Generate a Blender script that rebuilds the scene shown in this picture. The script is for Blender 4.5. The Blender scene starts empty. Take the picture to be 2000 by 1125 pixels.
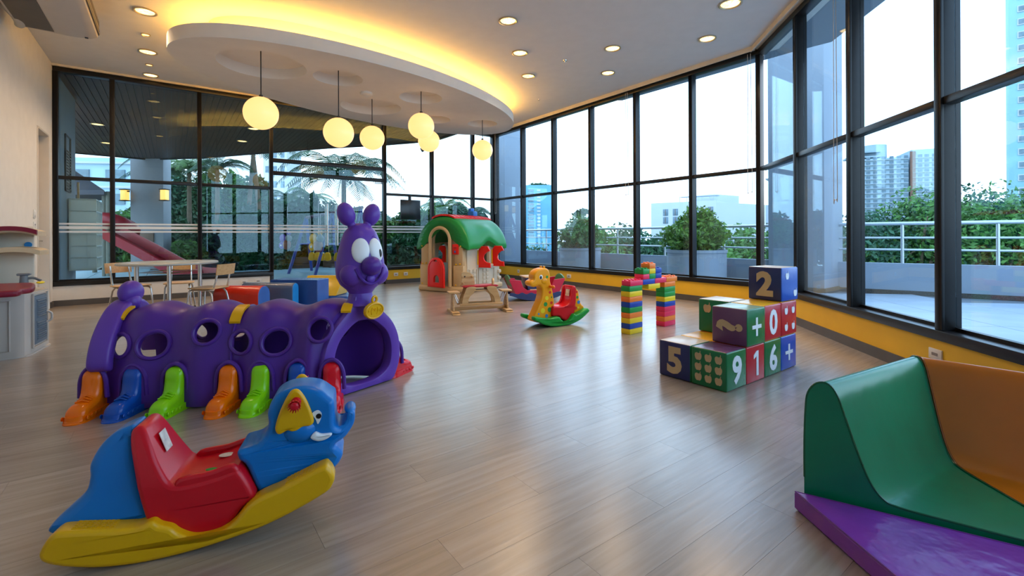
import bpy, bmesh, math, random
from mathutils import Vector, Matrix, noise
random.seed(7)
sc = bpy.context.scene
C = sc.collection
# ---------------------------------------------------------------- camera, sky, exposure
H = 1.05
cam = bpy.data.objects.new('camera', bpy.data.cameras.new('camera'))
C.objects.link(cam)
cam.data.sensor_width = 36.0
cam.data.lens = 16.2
cam.data.shift_y = -102.5/2000
cam.data.clip_start = 0.02
cam.data.clip_end = 900
cam.location = (0, 0, H)
cam.rotation_euler = (Matrix.Rotation(math.radians(90), 3, 'X') @ Matrix.Rotation(math.radians(-0.25), 3, 'Z')).to_euler()
sc.camera = cam
w = bpy.data.worlds.new('sky'); sc.world = w; w.use_nodes = True
nt = w.node_tree; nt.nodes.clear()
N = nt.nodes.new
wo = N('ShaderNodeOutputWorld'); bg = N('ShaderNodeBackground'); bg.inputs[1].default_value = 3.1
tc = N('ShaderNodeTexCoord'); sep = N('ShaderNodeSeparateXYZ')
rmp = N('ShaderNodeValToRGB')
rmp.color_ramp.elements[0].position = 0.0; rmp.color_ramp.elements[0].color = (.72, .86, 1.0, 1)
rmp.color_ramp.elements[1].position = 0.9; rmp.color_ramp.elements[1].color = (.30, .53, .95, 1)
e_ = rmp.color_ramp.elements.new(.28); e_.color = (.58, .77, 1.0, 1)
mp = N('ShaderNodeMapping'); mp.inputs['Scale'].default_value = (1, 1, 2.6)
nz = N('ShaderNodeTexNoise'); nz.inputs['Scale'].default_value = 2.2; nz.inputs['Detail'].default_value = 6
cr = N('ShaderNodeValToRGB'); cr.color_ramp.elements[0].position = .42; cr.color_ramp.elements[1].position = .62
mx = N('ShaderNodeMixRGB'); mx.inputs[2].default_value = (.82, .91, 1.0, 1)
L = nt.links.new
L(tc.outputs['Generated'], sep.inputs[0]); L(sep.outputs[2], rmp.inputs[0])
L(tc.outputs['Generated'], mp.inputs[0]); L(mp.outputs[0], nz.inputs[0]); L(nz.outputs[0], cr.inputs[0])
L(cr.outputs[0], mx.inputs[0]); L(rmp.outputs[0], mx.inputs[1]); L(mx.outputs[0], bg.inputs[0]); L(bg.outputs[0], wo.inputs[0])
vs = sc.view_settings
sc.display_settings.display_device = 'sRGB'
vs.view_transform = 'Standard'; vs.look = 'None'; vs.gamma = 1.0; vs.use_curve_mapping = False
vs.exposure = 0.38
cy = sc.cycles
cy.max_bounces = 8; cy.diffuse_bounces = 4; cy.glossy_bounces = 4; cy.transmission_bounces = 4
cy.transparent_max_bounces = 24; cy.caustics_reflective = False; cy.caustics_refractive = False
cy.sample_clamp_indirect = 4.0; cy.use_denoising = True

# ---------------------------------------------------------------- coordinates of the place
TH = math.radians(36.5)
E1 = Vector((math.cos(TH), math.sin(TH), 0)); E2 = Vector((math.sin(TH), -math.cos(TH), 0))
D0 = Vector((-.45, 11.8, 0))
def R(a, b, z=0.0): return D0 + E1*a + E2*b + Vector((0, 0, z))      # room axes: a along the back wall, b away from it
CEIL = 3.69
ROOM = [(-8.1, 0), (0, 0), (0, 6.6), (-5.7, 12.3), (-8.1, 12.3)]

# ---------------------------------------------------------------- materials
MATS = {}
def M(name, col, rough=.5, metal=0.0, var=.06, vscale=6.0, bump=0.0, bscale=80.0, coat=0.0, spec=.5, emit=None, estr=1.0):
    if name in MATS: return MATS[name]
    m = bpy.data.materials.new(name); m.use_nodes = True
    t = m.node_tree; p = t.nodes['Principled BSDF']
    p.inputs['Roughness'].default_value = rough; p.inputs['Metallic'].default_value = metal
    p.inputs['Specular IOR Level'].default_value = spec
    if coat: p.inputs['Coat Weight'].default_value = coat; p.inputs['Coat Roughness'].default_value = .12
    tcn = t.nodes.new('ShaderNodeTexCoord')
    if var:
        n = t.nodes.new('ShaderNodeTexNoise'); n.inputs['Scale'].default_value = vscale; n.inputs['Detail'].default_value = 4
        r = t.nodes.new('ShaderNodeValToRGB')
        r.color_ramp.elements[0].position = .3; r.color_ramp.elements[1].position = .7
        r.color_ramp.elements[0].color = tuple(max(0, c*(1-var)) for c in col)+(1,)
        r.color_ramp.elements[1].color = tuple(min(1, c*(1+var)) for c in col)+(1,)
        t.links.new(tcn.outputs['Object'], n.inputs['Vector']); t.links.new(n.outputs['Fac'], r.inputs[0])
        t.links.new(r.outputs[0], p.inputs['Base Color'])
    else:
        p.inputs['Base Color'].default_value = tuple(col)+(1,)
    if bump:
        n2 = t.nodes.new('ShaderNodeTexNoise'); n2.inputs['Scale'].default_value = bscale; n2.inputs['Detail'].default_value = 3
        b = t.nodes.new('ShaderNodeBump'); b.inputs['Strength'].default_value = bump; b.inputs['Distance'].default_value = .01
        t.links.new(tcn.outputs['Object'], n2.inputs['Vector']); t.links.new(n2.outputs['Fac'], b.inputs['Height'])
        t.links.new(b.outputs[0], p.inputs['Normal'])
    if emit:
        p.inputs['Emission Color'].default_value = tuple(emit)+(1,); p.inputs['Emission Strength'].default_value = estr
    MATS[name] = m
    return m
def plastic(name, col, rough=.33): return M(name, col, rough, var=.05, vscale=3, bump=.03, bscale=260, spec=.38)
def vinyl(name, col, rough=.27): return M(name, col, rough, var=.08, vscale=5, bump=.25, bscale=9, spec=.5)
def leafmat(name, col, rough=.55):
    if name in MATS: return MATS[name]
    m = bpy.data.materials.new(name); m.use_nodes = True
    t = m.node_tree; p = t.nodes['Principled BSDF']
    g = t.nodes.new('ShaderNodeNewGeometry'); r = t.nodes.new('ShaderNodeValToRGB')
    r.color_ramp.elements[0].color = tuple(c*.45 for c in col)+(1,); r.color_ramp.elements[1].color = tuple(min(1, c*1.5) for c in col)+(1,)
    t.links.new(g.outputs['Random Per Island'], r.inputs[0]); t.links.new(r.outputs[0], p.inputs['Base Color'])
    p.inputs['Roughness'].default_value = rough
    tr = t.nodes.new('ShaderNodeBsdfTranslucent'); mxs = t.nodes.new('ShaderNodeMixShader'); mxs.inputs[0].default_value = .3
    t.links.new(r.outputs[0], tr.inputs[0]); t.links.new(p.outputs[0], mxs.inputs[1]); t.links.new(tr.outputs[0], mxs.inputs[2])
    t.links.new(mxs.outputs[0], t.nodes['Material Output'].inputs[0])
    MATS[name] = m
    return m
def woodmat(name, c1, c2, scale=(1.5, 22, 22), rough=.45):
    if name in MATS: return MATS[name]
    m = bpy.data.materials.new(name); m.use_nodes = True
    t = m.node_tree; p = t.nodes['Principled BSDF']; p.inputs['Roughness'].default_value = rough
    a = t.nodes.new('ShaderNodeTexCoord'); mpn = t.nodes.new('ShaderNodeMapping'); mpn.inputs['Scale'].default_value = scale
    n = t.nodes.new('ShaderNodeTexNoise'); n.inputs['Scale'].default_value = 1.6; n.inputs['Detail'].default_value = 5; n.inputs['Distortion'].default_value = .6
    r = t.nodes.new('ShaderNodeValToRGB'); r.color_ramp.elements[0].position = .35; r.color_ramp.elements[1].position = .68
    r.color_ramp.elements[0].color = tuple(c1)+(1,); r.color_ramp.elements[1].color = tuple(c2)+(1,)
    t.links.new(a.outputs['Object'], mpn.inputs[0]); t.links.new(mpn.outputs[0], n.inputs[0]); t.links.new(n.outputs['Fac'], r.inputs[0]); t.links.new(r.outputs[0], p.inputs['Base Color'])
    MATS[name] = m
    return m
def glassmat(name, tint, refl=1.0, haze=0.0):
    m = bpy.data.materials.new(name); m.use_nodes = True
    t = m.node_tree; t.nodes.remove(t.nodes['Principled BSDF'])
    fr = t.nodes.new('ShaderNodeFresnel'); ge = t.nodes.new('ShaderNodeNewGeometry'); io = t.nodes.new('ShaderNodeMapRange')
    io.inputs['To Min'].default_value = 1.45; io.inputs['To Max'].default_value = 1/1.45      # same reflectance on both faces of the thin pane
    t.links.new(ge.outputs['Backfacing'], io.inputs[0]); t.links.new(io.outputs[0], fr.inputs[0])
    mu = t.nodes.new('ShaderNodeMath'); mu.operation = 'MULTIPLY'; mu.inputs[1].default_value = refl; mu.use_clamp = True
    tr = t.nodes.new('ShaderNodeBsdfTransparent'); tr.inputs[0].default_value = tuple(tint)+(1,)
    gl = t.nodes.new('ShaderNodeBsdfGlossy'); gl.inputs['Roughness'].default_value = 0.004; gl.inputs[0].default_value = (.78, .94, 1, 1)
    mxs = t.nodes.new('ShaderNodeMixShader'); out = t.nodes['Material Output']
    t.links.new(fr.outputs[0], mu.inputs[0]); t.links.new(mu.outputs[0], mxs.inputs[0]); t.links.new(tr.outputs[0], mxs.inputs[1]); t.links.new(gl.outputs[0], mxs.inputs[2])
    last = mxs
    if haze:                                                    # patchy pale diffuse layer mixed over the clear pane
        df = t.nodes.new('ShaderNodeBsdfDiffuse'); df.inputs[0].default_value = (.75, .85, .9, 1)
        nz_ = t.nodes.new('ShaderNodeTexNoise'); nz_.inputs['Scale'].default_value = .9; nz_.inputs['Detail'].default_value = 5
        tc_ = t.nodes.new('ShaderNodeTexCoord'); m2 = t.nodes.new('ShaderNodeMath'); m2.operation = 'MULTIPLY'; m2.inputs[1].default_value = haze
        mx2 = t.nodes.new('ShaderNodeMixShader')
        t.links.new(tc_.outputs['Object'], nz_.inputs[0]); t.links.new(nz_.outputs['Fac'], m2.inputs[0]); t.links.new(m2.outputs[0], mx2.inputs[0])
        t.links.new(mxs.outputs[0], mx2.inputs[1]); t.links.new(df.outputs[0], mx2.inputs[2]); last = mx2
    t.links.new(last.outputs[0], out.inputs[0])
    MATS[name] = m
    return m

# ---------------------------------------------------------------- mesh helpers
def obj(name, bm, mat, parent=None, smooth=38):
    me = bpy.data.meshes.new(name); bm.normal_update(); bm.to_mesh(me); bm.free()
    for m in (mat if isinstance(mat, (list, tuple)) else [mat]): me.materials.append(m)
    if smooth:
        me.shade_smooth(); me.set_sharp_from_angle(angle=math.radians(smooth))
        fl = me.attributes.get('flat')
        if fl:
            for i, v in enumerate(fl.data):
                if v.value: me.polygons[i].use_smooth = False
    o = bpy.data.objects.new(name, me); C.objects.link(o)
    if parent: o.parent = parent
    return o
def tag(o, label, cat, group=None):
    o['label'] = label; o['category'] = cat
    if group: o['group'] = group
    return o
def thing(name, label, cat, loc=(0, 0, 0), rotz=0.0, group=None):
    o = bpy.data.objects.new(name, None); C.objects.link(o); o.empty_display_size = .1
    o.location = loc; o.rotation_euler = (0, 0, rotz)
    return tag(o, label, cat, group)
def struct(o): o['kind'] = 'structure'; return o
def dup(root, loc, rotz=None, label=None):
    r = root.copy(); C.objects.link(r); r.location = loc
    if rotz is not None: r.rotation_euler = (0, 0, rotz)
    if label: r['label'] = label
    for ch in list(root.children):
        c = ch.copy(); C.objects.link(c); c.parent = r
        for g in ch.children:
            d = g.copy(); C.objects.link(d); d.parent = c
    return r
def B(): return bmesh.new()
def xf(bm, n0, mat):
    bm.verts.ensure_lookup_table(); bmesh.ops.transform(bm, matrix=mat, verts=bm.verts[n0:])
def box(bm, c, s, bev=0.0, seg=2, rot=None):
    t = bmesh.new(); bmesh.ops.create_cube(t, size=1.0)
    for v in t.verts: v.co = Vector((v.co.x*s[0], v.co.y*s[1], v.co.z*s[2]))
    if bev: bmesh.ops.bevel(t, geom=list(t.edges), offset=bev, segments=seg, profile=.5, affect='EDGES')
    m = Matrix.Translation(Vector(c))
    if rot is not None: m = m @ (rot.to_4x4() if isinstance(rot, Matrix) else Matrix.Rotation(rot, 4, 'Z'))
    bmesh.ops.transform(t, matrix=m, verts=t.verts)
    merge(bm, t)
def merge(bm, t):
    me = bpy.data.meshes.new('tmp'); t.to_mesh(me); t.free(); bm.from_mesh(me); bpy.data.meshes.remove(me)
def frame(d):
    d = Vector(d).normalized(); up = Vector((0, 0, 1)) if abs(d.z) < .95 else Vector((1, 0, 0))
    x = up.cross(d).normalized(); y = d.cross(x)
    return x, y
def ringsurf(bm, rings, closed_u=True, cap=True, loop=False):
    vs_ = [[bm.verts.new(p) for p in r] for r in rings]
    n = len(vs_[0]); k = len(vs_)
    for i in range(k if loop else k-1):
        a, b = vs_[i], vs_[(i+1) % k]
        for j in range(n if closed_u else n-1):
            try: bm.faces.new((a[j], a[(j+1) % n], b[(j+1) % n], b[j]))
            except ValueError: pass
    if cap and not loop and closed_u:
        try: bm.faces.new(list(reversed(vs_[0])))
        except ValueError: pass
        try: bm.faces.new(vs_[-1])
        except ValueError: pass
    return vs_
def fixn(bm): bmesh.ops.recalc_face_normals(bm, faces=bm.faces)
def cyl(bm, p0, p1, r0, r1=None, seg=14):
    p0, p1 = Vector(p0), Vector(p1); r1 = r0 if r1 is None else r1
    x, y = frame(p1-p0)
    rr = [[p+(x*math.cos(2*math.pi*i/seg)+y*math.sin(2*math.pi*i/seg))*r for i in range(seg)] for p, r in ((p0, r0), (p1, r1))]
    ringsurf(bm, rr)
def tube(bm, pts, r, seg=8, closed=False):
    pts = [Vector(p) for p in pts]; rings = []; n = len(pts); px = None
    for i, p in enumerate(pts):
        d = (pts[(i+1) % n]-pts[i-1]) if closed else (pts[min(i+1, n-1)]-pts[max(i-1, 0)])
        d.normalize()
        if px is None: px, _ = frame(d)
        px = (px-d*px.dot(d)).normalized(); py = d.cross(px)
        rad = r[i] if isinstance(r, (list, tuple)) else r
        rings.append([p+(px*math.cos(2*math.pi*k/seg)+py*math.sin(2*math.pi*k/seg))*rad for k in range(seg)])
    ringsurf(bm, rings, loop=closed)
def lathe(bm, prof, seg=24, c=(0, 0, 0), sx=1.0, sy=1.0):
    c = Vector(c)
    ringsurf(bm, [[c+Vector((max(r, 1e-4)*sx*math.cos(2*math.pi*i/seg), max(r, 1e-4)*sy*math.sin(2*math.pi*i/seg), z)) for i in range(seg)] for r, z in prof])
def ellip(bm, c, r, seg=20, rings=12, rot=None):
    n0 = len(bm.verts)
    prof = [(math.cos(math.radians(-90+180*i/rings)), math.sin(math.radians(-90+180*i/rings))) for i in range(rings+1)]
    lathe(bm, prof, seg)
    m = Matrix.Translation(Vector(c))
    if rot is not None: m = m @ rot.to_4x4()
    m = m @ Matrix.Diagonal((r[0], r[1], r[2], 1))
    xf(bm, n0, m)
def cat(pts, n=6, closed=True):
    P = [Vector(p) for p in pts]; k = len(P); out = []
    for i in range(k if closed else k-1):
        p0, p1, p2, p3 = (P[(i-1) % k], P[i], P[(i+1) % k], P[(i+2) % k]) if closed else (P[max(i-1, 0)], P[i], P[i+1], P[min(i+2, k-1)])
        for j in range(n):
            t = j/n
            out.append(.5*((2*p1)+(p2-p0)*t+(2*p0-5*p1+4*p2-p3)*t*t+(3*p1-p0-3*p2+p3)*t**3))
    if not closed: out.append(P[-1])
    return out
def area2(p): return sum(p[i][0]*p[(i+1) % len(p)][1]-p[(i+1) % len(p)][0]*p[i][1] for i in range(len(p)))/2
def inset(p, d):
    n = len(p); out = []
    for i in range(n):
        a, b, c = Vector(p[i-1]).to_2d(), Vector(p[i]).to_2d(), Vector(p[(i+1) % n]).to_2d()
        e = (b-a); f = (c-b)
        n1 = Vector((-e.y, e.x)); n2 = Vector((-f.y, f.x))
        if n1.length: n1.normalize()
        if n2.length: n2.normalize()
        m = n1+n2
        if m.length < 1e-6: m = n1
        m.normalize(); k = max(.45, m.dot(n1))
        out.append(b+m*(d/k))
    return out
def puff(bm, poly, y0, y1, r=.02, seg=3):
    """outline in x,z extruded from y0 to y1 with rounded rims; the two flat faces are filled from the plain outline"""
    p = [Vector(q).to_2d() for q in poly]
    if area2(p) < 0: p = p[::-1]
    rings = []; back = []
    for i in range(seg+1 if r else 1):
        t = math.pi/2*i/seg
        q = inset(p, r*(1-math.sin(t))) if r else p
        rings.append([Vector((v.x, y0+r*(1-math.cos(t)), v.y)) for v in q])
        back.append([Vector((v.x, y1-r*(1-math.cos(t)), v.y)) for v in q])
    lay = bm.faces.layers.int.get('flat') or bm.faces.layers.int.new('flat')
    vv = ringsurf(bm, rings+back[::-1], cap=False)
    from mathutils.geometry import tessellate_polygon
    for tri in tessellate_polygon([[Vector((v.x, v.y, 0)) for v in p]]):
        a = [p[i] for i in tri]; ccw = area2(a) > 0
        for ring, flip in ((vv[0], False), (vv[-1], True)):
            idx = tri if (ccw != flip) else tri[::-1]
            try: f = bm.faces.new([ring[i] for i in idx]); f[lay] = 1
            except ValueError: pass
    fixn(bm)
def taper(bm, f):
    for v in bm.verts: v.co.y *= f(v.co.x, v.co.z)
def prism(bm, poly, z0, z1):
    p = [Vector(q).to_2d() for q in poly]
    if area2(p) < 0: p = p[::-1]
    ringsurf(bm, [[Vector((v.x, v.y, z)) for v in p] for z in (z0, z1)])
def quadstrip_between(a, b, z0, z1, t):
    """upright slab between two points"""
    a, b = Vector(a).to_2d(), Vector(b).to_2d(); d = (b-a).normalized(); n = Vector((-d.y, d.x))*t
    return [a, b, b+n, a+n]
def boolcut(o, cutters):
    for c in cutters:
        m = o.modifiers.new('cut', 'BOOLEAN'); m.operation = 'DIFFERENCE'; m.object = c; m.solver = 'EXACT'
    dg = bpy.context.evaluated_depsgraph_get(); dg.update()
    me = bpy.data.meshes.new_from_object(o.evaluated_get(dg))
    o.modifiers.clear(); old = o.data; o.data = me
    bpy.data.meshes.remove(old)
    for c in cutters:
        cm = c.data; bpy.data.objects.remove(c); bpy.data.meshes.remove(cm)
    me.shade_smooth(); me.set_sharp_from_angle(angle=math.radians(38))
def textmesh(s, size, depth, bold=.0):
    cu = bpy.data.curves.new('glyph', 'FONT'); cu.body = s; cu.size = size; cu.align_x = 'CENTER'; cu.align_y = 'CENTER'
    cu.extrude = depth/2; cu.offset = bold; cu.resolution_u = 3
    o = bpy.data.objects.new('glyph', cu); C.objects.link(o)
    dg = bpy.context.evaluated_depsgraph_get(); dg.update()
    me = bpy.data.meshes.new_from_object(o.evaluated_get(dg))
    bpy.data.objects.remove(o); bpy.data.curves.remove(cu)
    xs = [v.co.x for v in me.vertices]; ys = [v.co.y for v in me.vertices]
    cx, cy_ = (min(xs)+max(xs))/2, (min(ys)+max(ys))/2
    for v in me.vertices: v.co.x -= cx; v.co.y -= cy_
    return me
def meshobj(name, me, mat, parent=None):
    me.materials.clear(); me.materials.append(mat)
    o = bpy.data.objects.new(name, me); C.objects.link(o)
    if parent: o.parent = parent
    return o
# ================================================================ the room shell
M_CEIL = M('ceiling_paint', (.80, .78, .75), .75, var=.02, bump=.04, bscale=3)
M_WALL = M('cream_wall_paint', (.80, .75, .67), .7, var=.03, bump=.05, bscale=90)
M_YEL = M('yellow_wall_paint', (.86, .50, .02), .55, var=.05, vscale=3)
M_BASE = M('dark_grey_skirting', (.09, .08, .075), .45, var=.1)
M_FRAME = M('dark_bronze_metal', (.010, .009, .009), .35, metal=0, var=.15, vscale=12, spec=.35)
M_GLASS = glassmat('window_glass', (.84, .94, 1.0), 1.0)
M_GLASSB = glassmat('back_window_glass', (.82, .91, .93), 1.05)
M_HAZE = glassmat('misty_window_glass', (.84, .94, 1.0), 1.0, haze=.14)
M_CREAM = M('cream_pelmet', (.72, .64, .50), .5)
M_CHROME = M('brushed_steel', (.62, .60, .57), .25, metal=1.0, var=.05)
M_WHITEPL = M('white_plate_plastic', (.78, .74, .68), .4, var=.02)
M_CORD = M('blind_cord', (.55, .50, .45), .6, var=.02)
M_FROST = None
def frostmat():
    m = bpy.data.materials.new('frosted_film'); m.use_nodes = True
    t = m.node_tree; p = t.nodes['Principled BSDF']; p.inputs['Base Color'].default_value = (.85, .91, .94, 1); p.inputs['Roughness'].default_value = .8
    tr = t.nodes.new('ShaderNodeBsdfTransparent'); mxs = t.nodes.new('ShaderNodeMixShader')
    nz_ = t.nodes.new('ShaderNodeTexNoise'); nz_.inputs['Scale'].default_value = 300; mr = t.nodes.new('ShaderNodeMapRange')
    mr.inputs['To Min'].default_value = .6; mr.inputs['To Max'].default_value = .9
    t.links.new(nz_.outputs['Fac'], mr.inputs[0]); t.links.new(mr.outputs[0], mxs.inputs[0])
    t.links.new(tr.outputs[0], mxs.inputs[1]); t.links.new(p.outputs[0], mxs.inputs[2]); t.links.new(mxs.outputs[0], t.nodes['Material Output'].inputs[0])
    return m
M_FROST = frostmat()

# --- floor with its planks
PW, PL = .18, 1.25
def floormat():
    m = bpy.data.materials.new('grey_brown_wood_plank'); m.use_nodes = True
    t = m.node_tree; p = t.nodes['Principled BSDF']; nn = t.nodes.new; l = t.links.new
    g = nn('ShaderNodeNewGeometry'); mpn = nn('ShaderNodeMapping'); mpn.inputs['Rotation'].default_value = (0, 0, -TH)
    l(g.outputs['Position'], mpn.inputs[0]); s = nn('ShaderNodeSeparateXYZ'); l(mpn.outputs[0], s.inputs[0])
    def mth(op, a, b=None):
        n = nn('ShaderNodeMath'); n.operation = op
        for i, v in enumerate((a, b)):
            if v is None: continue
            if isinstance(v, (int, float)): n.inputs[i].default_value = v
            else: l(v, n.inputs[i])
        return n.outputs[0]
    row = mth('FLOOR', mth('DIVIDE', s.outputs[1], PW))
    off = mth('MULTIPLY', mth('FRACT', mth('MULTIPLY', row, .37)), PL)
    col = mth('FLOOR', mth('DIVIDE', mth('SUBTRACT', s.outputs[0], off), PL))
    cv = nn('ShaderNodeCombineXYZ'); l(row, cv.inputs[0]); l(col, cv.inputs[1])
    wn = nn('ShaderNodeTexWhiteNoise'); l(cv.outputs[0], wn.inputs['Vector'])
    vo = nn('ShaderNodeVectorMath'); vo.operation = 'SCALE'; l(wn.outputs['Color'], vo.inputs[0]); vo.inputs['Scale'].default_value = 17
    va = nn('ShaderNodeVectorMath'); va.operation = 'ADD'; l(mpn.outputs[0], va.inputs[0]); l(vo.outputs[0], va.inputs[1])
    m2 = nn('ShaderNodeMapping'); m2.inputs['Scale'].default_value = (1.6, 26, 1); l(va.outputs[0], m2.inputs[0])
    n1 = nn('ShaderNodeTexNoise'); n1.inputs['Scale'].default_value = 1.5; n1.inputs['Detail'].default_value = 6; n1.inputs['Distortion'].default_value = .5; l(m2.outputs[0], n1.inputs[0])
    r = nn('ShaderNodeValToRGB'); r.color_ramp.elements[0].position = .34; r.color_ramp.elements[1].position = .70
    r.color_ramp.elements[0].color = (.262, .212, .172, 1); r.color_ramp.elements[1].color = (.352, .296, .248, 1)
    l(n1.outputs['Fac'], r.inputs[0])
    hs = nn('ShaderNodeHueSaturation'); l(r.outputs[0], hs.inputs['Color'])
    mr = nn('ShaderNodeMapRange'); l(wn.outputs['Value'], mr.inputs[0]); mr.inputs['To Min'].default_value = .88; mr.inputs['To Max'].default_value = 1.14
    l(mr.outputs[0], hs.inputs['Value']); l(hs.outputs[0], p.inputs['Base Color'])
    b = nn('ShaderNodeBump'); b.inputs['Strength'].default_value = .18; b.inputs['Distance'].default_value = .004; l(n1.outputs['Fac'], b.inputs['Height']); l(b.outputs[0], p.inputs['Normal'])
    p.inputs['Roughness'].default_value = .24; p.inputs['Specular IOR Level'].default_value = 1.0; p.inputs['Coat Weight'].default_value = .5; p.inputs['Coat Roughness'].default_value = .3
    return m
M_FLOOR = floormat()
M_SUB = M('dark_subfloor', (.03, .025, .02), .9)
room_poly = [R(a, b).to_2d() for a, b in ROOM]
bm = B(); prism(bm, room_poly, -.12, -.009)
floor = struct(obj('floor', bm, M_SUB, smooth=0))
floor['label'] = 'grey brown wood plank floor of the playroom'
def clip(poly, a, b):
    """keep the part right of a->b (room outline runs clockwise)"""
    out = []; d = b-a
    f = lambda p: d.x*(p.y-a.y)-d.y*(p.x-a.x)
    for i in range(len(poly)):
        p, q = poly[i], poly[(i+1) % len(poly)]; fp, fq = f(p), f(q)
        if fp <= 0: out.append(p)
        if (fp < 0 < fq) or (fq < 0 < fp): out.append(p+(q-p)*(fp/(fp-fq)))
    return out
xr = Vector((math.cos(TH), math.sin(TH))); yr = Vector((-math.sin(TH), math.cos(TH)))
planks = []
ys_ = [p.dot(yr) for p in room_poly]; xs_ = [p.dot(xr) for p in room_poly]
for k in range(math.floor(min(ys_)/PW), math.ceil(max(ys_)/PW)):
    off = (k*.37 % 1.0)*PL
    for c in range(math.floor((min(xs_)-off)/PL), math.ceil((max(xs_)-off)/PL)):
        g = .0004
        q = [xr*(off+c*PL+sx)+yr*(k*PW+sy) for sx, sy in ((g, g), (PL-g, g), (PL-g, PW-g), (g, PW-g))]
        for i in range(5):
            q = clip(q, room_poly[i], room_poly[(i+1) % 5])
            if len(q) < 3: break
        if len(q) >= 3 and abs(area2(q)) > .002:
            ctr = sum(q, Vector((0, 0)))/len(q)
            inview = ctr.y > .9 and abs(ctr.x) < 1.15*ctr.y+.6
            planks.append((0 if inview else 1, ctr.length, q))
planks.sort(key=lambda t: (t[0], t[1]))
rest = B()
for i, (v, d_, q) in enumerate(planks):
    if i < 300:
        bm = B(); prism(bm, q, -.009, 0.0); obj('plank', bm, M_FLOOR, floor, smooth=0)
    else: prism(rest, q, -.009, 0.0)
rp = obj('far_planks', rest, M_FLOOR, floor, smooth=0); rp['kind'] = 'stuff'

bm = B(); prism(bm, [R(a, b).to_2d() for a, b in [(-8.4, -.25), (.3, -.25), (.3, 6.75), (-5.6, 12.6), (-8.4, 12.6)]], CEIL, CEIL+.25)
ceiling = struct(obj('ceiling', bm, M_CEIL, smooth=0))

def frame_empty(name, a, b, ang):
    o = bpy.data.objects.new(name, None); C.objects.link(o); o.location = R(a, b); o.rotation_euler = (0, 0, ang); o['kind'] = 'structure'
    return o
# --- plain walls (local x along the wall, y outwards)
def plainwall(name, a, b, ang, boxes, mat):
    bm = B()
    for x0, x1, y0, y1, z0, z1 in boxes: box(bm, ((x0+x1)/2, (y0+y1)/2, (z0+z1)/2), (x1-x0, y1-y0, z1-z0))
    o = obj(name, bm, mat, smooth=0); o.location = R(a, b); o.rotation_euler = (0, 0, ang)
    return struct(o)
AB, AW, AR, AL, AF = TH, TH-math.pi/2, TH-3*math.pi/4, TH+math.pi/2, TH+math.pi
dx0, dx1 = 12.3-1.0, 12.3-.26
plainwall('wall_left', -8.1, 12.3, AL, [(0, dx0, 0, .2, 0, CEIL), (dx0, dx1, 0, .2, 2.56, CEIL), (dx1, 12.3+.1, 0, .2, 0, CEIL)], M_WALL)
plainwall('baseboard_left', -8.1, 12.3, AL, [(0, dx0-.06, -.012, 0, 0, .09), (dx1+.06, 12.3, -.012, 0, 0, .09)], M_BASE)
plainwall('wall_front', -5.7, 12.3, AF, [(-.2, 2.5, 0, .2, 0, CEIL)], M_WALL)
# door_1 in the left wall
M_DOOR = M('cream_door_paint', (.70, .66, .58), .5, var=.02)
M_JAMB = M('beige_door_jamb', (.62, .55, .46), .55, var=.03)
d1 = frame_empty('door_1', -8.1, 12.3, AL)
bm = B(); box(bm, ((dx0+dx1)/2, .12, 1.265), (dx1-dx0-.06, .04, 2.52), .004); obj('leaf', bm, M_DOOR, d1)
for x in (dx0+.02, dx1-.02):
    bm = B(); box(bm, (x, .07, 1.275), (.04, .16, 2.55), .004); obj('jamb', bm, M_JAMB, d1)
bm = B(); box(bm, ((dx0+dx1)/2, .07, 2.545), (dx1-dx0-.08, .16, .03), .004); obj('lintel', bm, M_JAMB, d1)
bm = B(); cyl(bm, (dx1-.13, .1, 1.0), (dx1-.13, .045, 1.0), .011); cyl(bm, (dx1-.13, .05, 1.0), (dx1-.25, .05, 1.0), .009); obj('lever_handle', bm, M_CHROME, d1)

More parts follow.
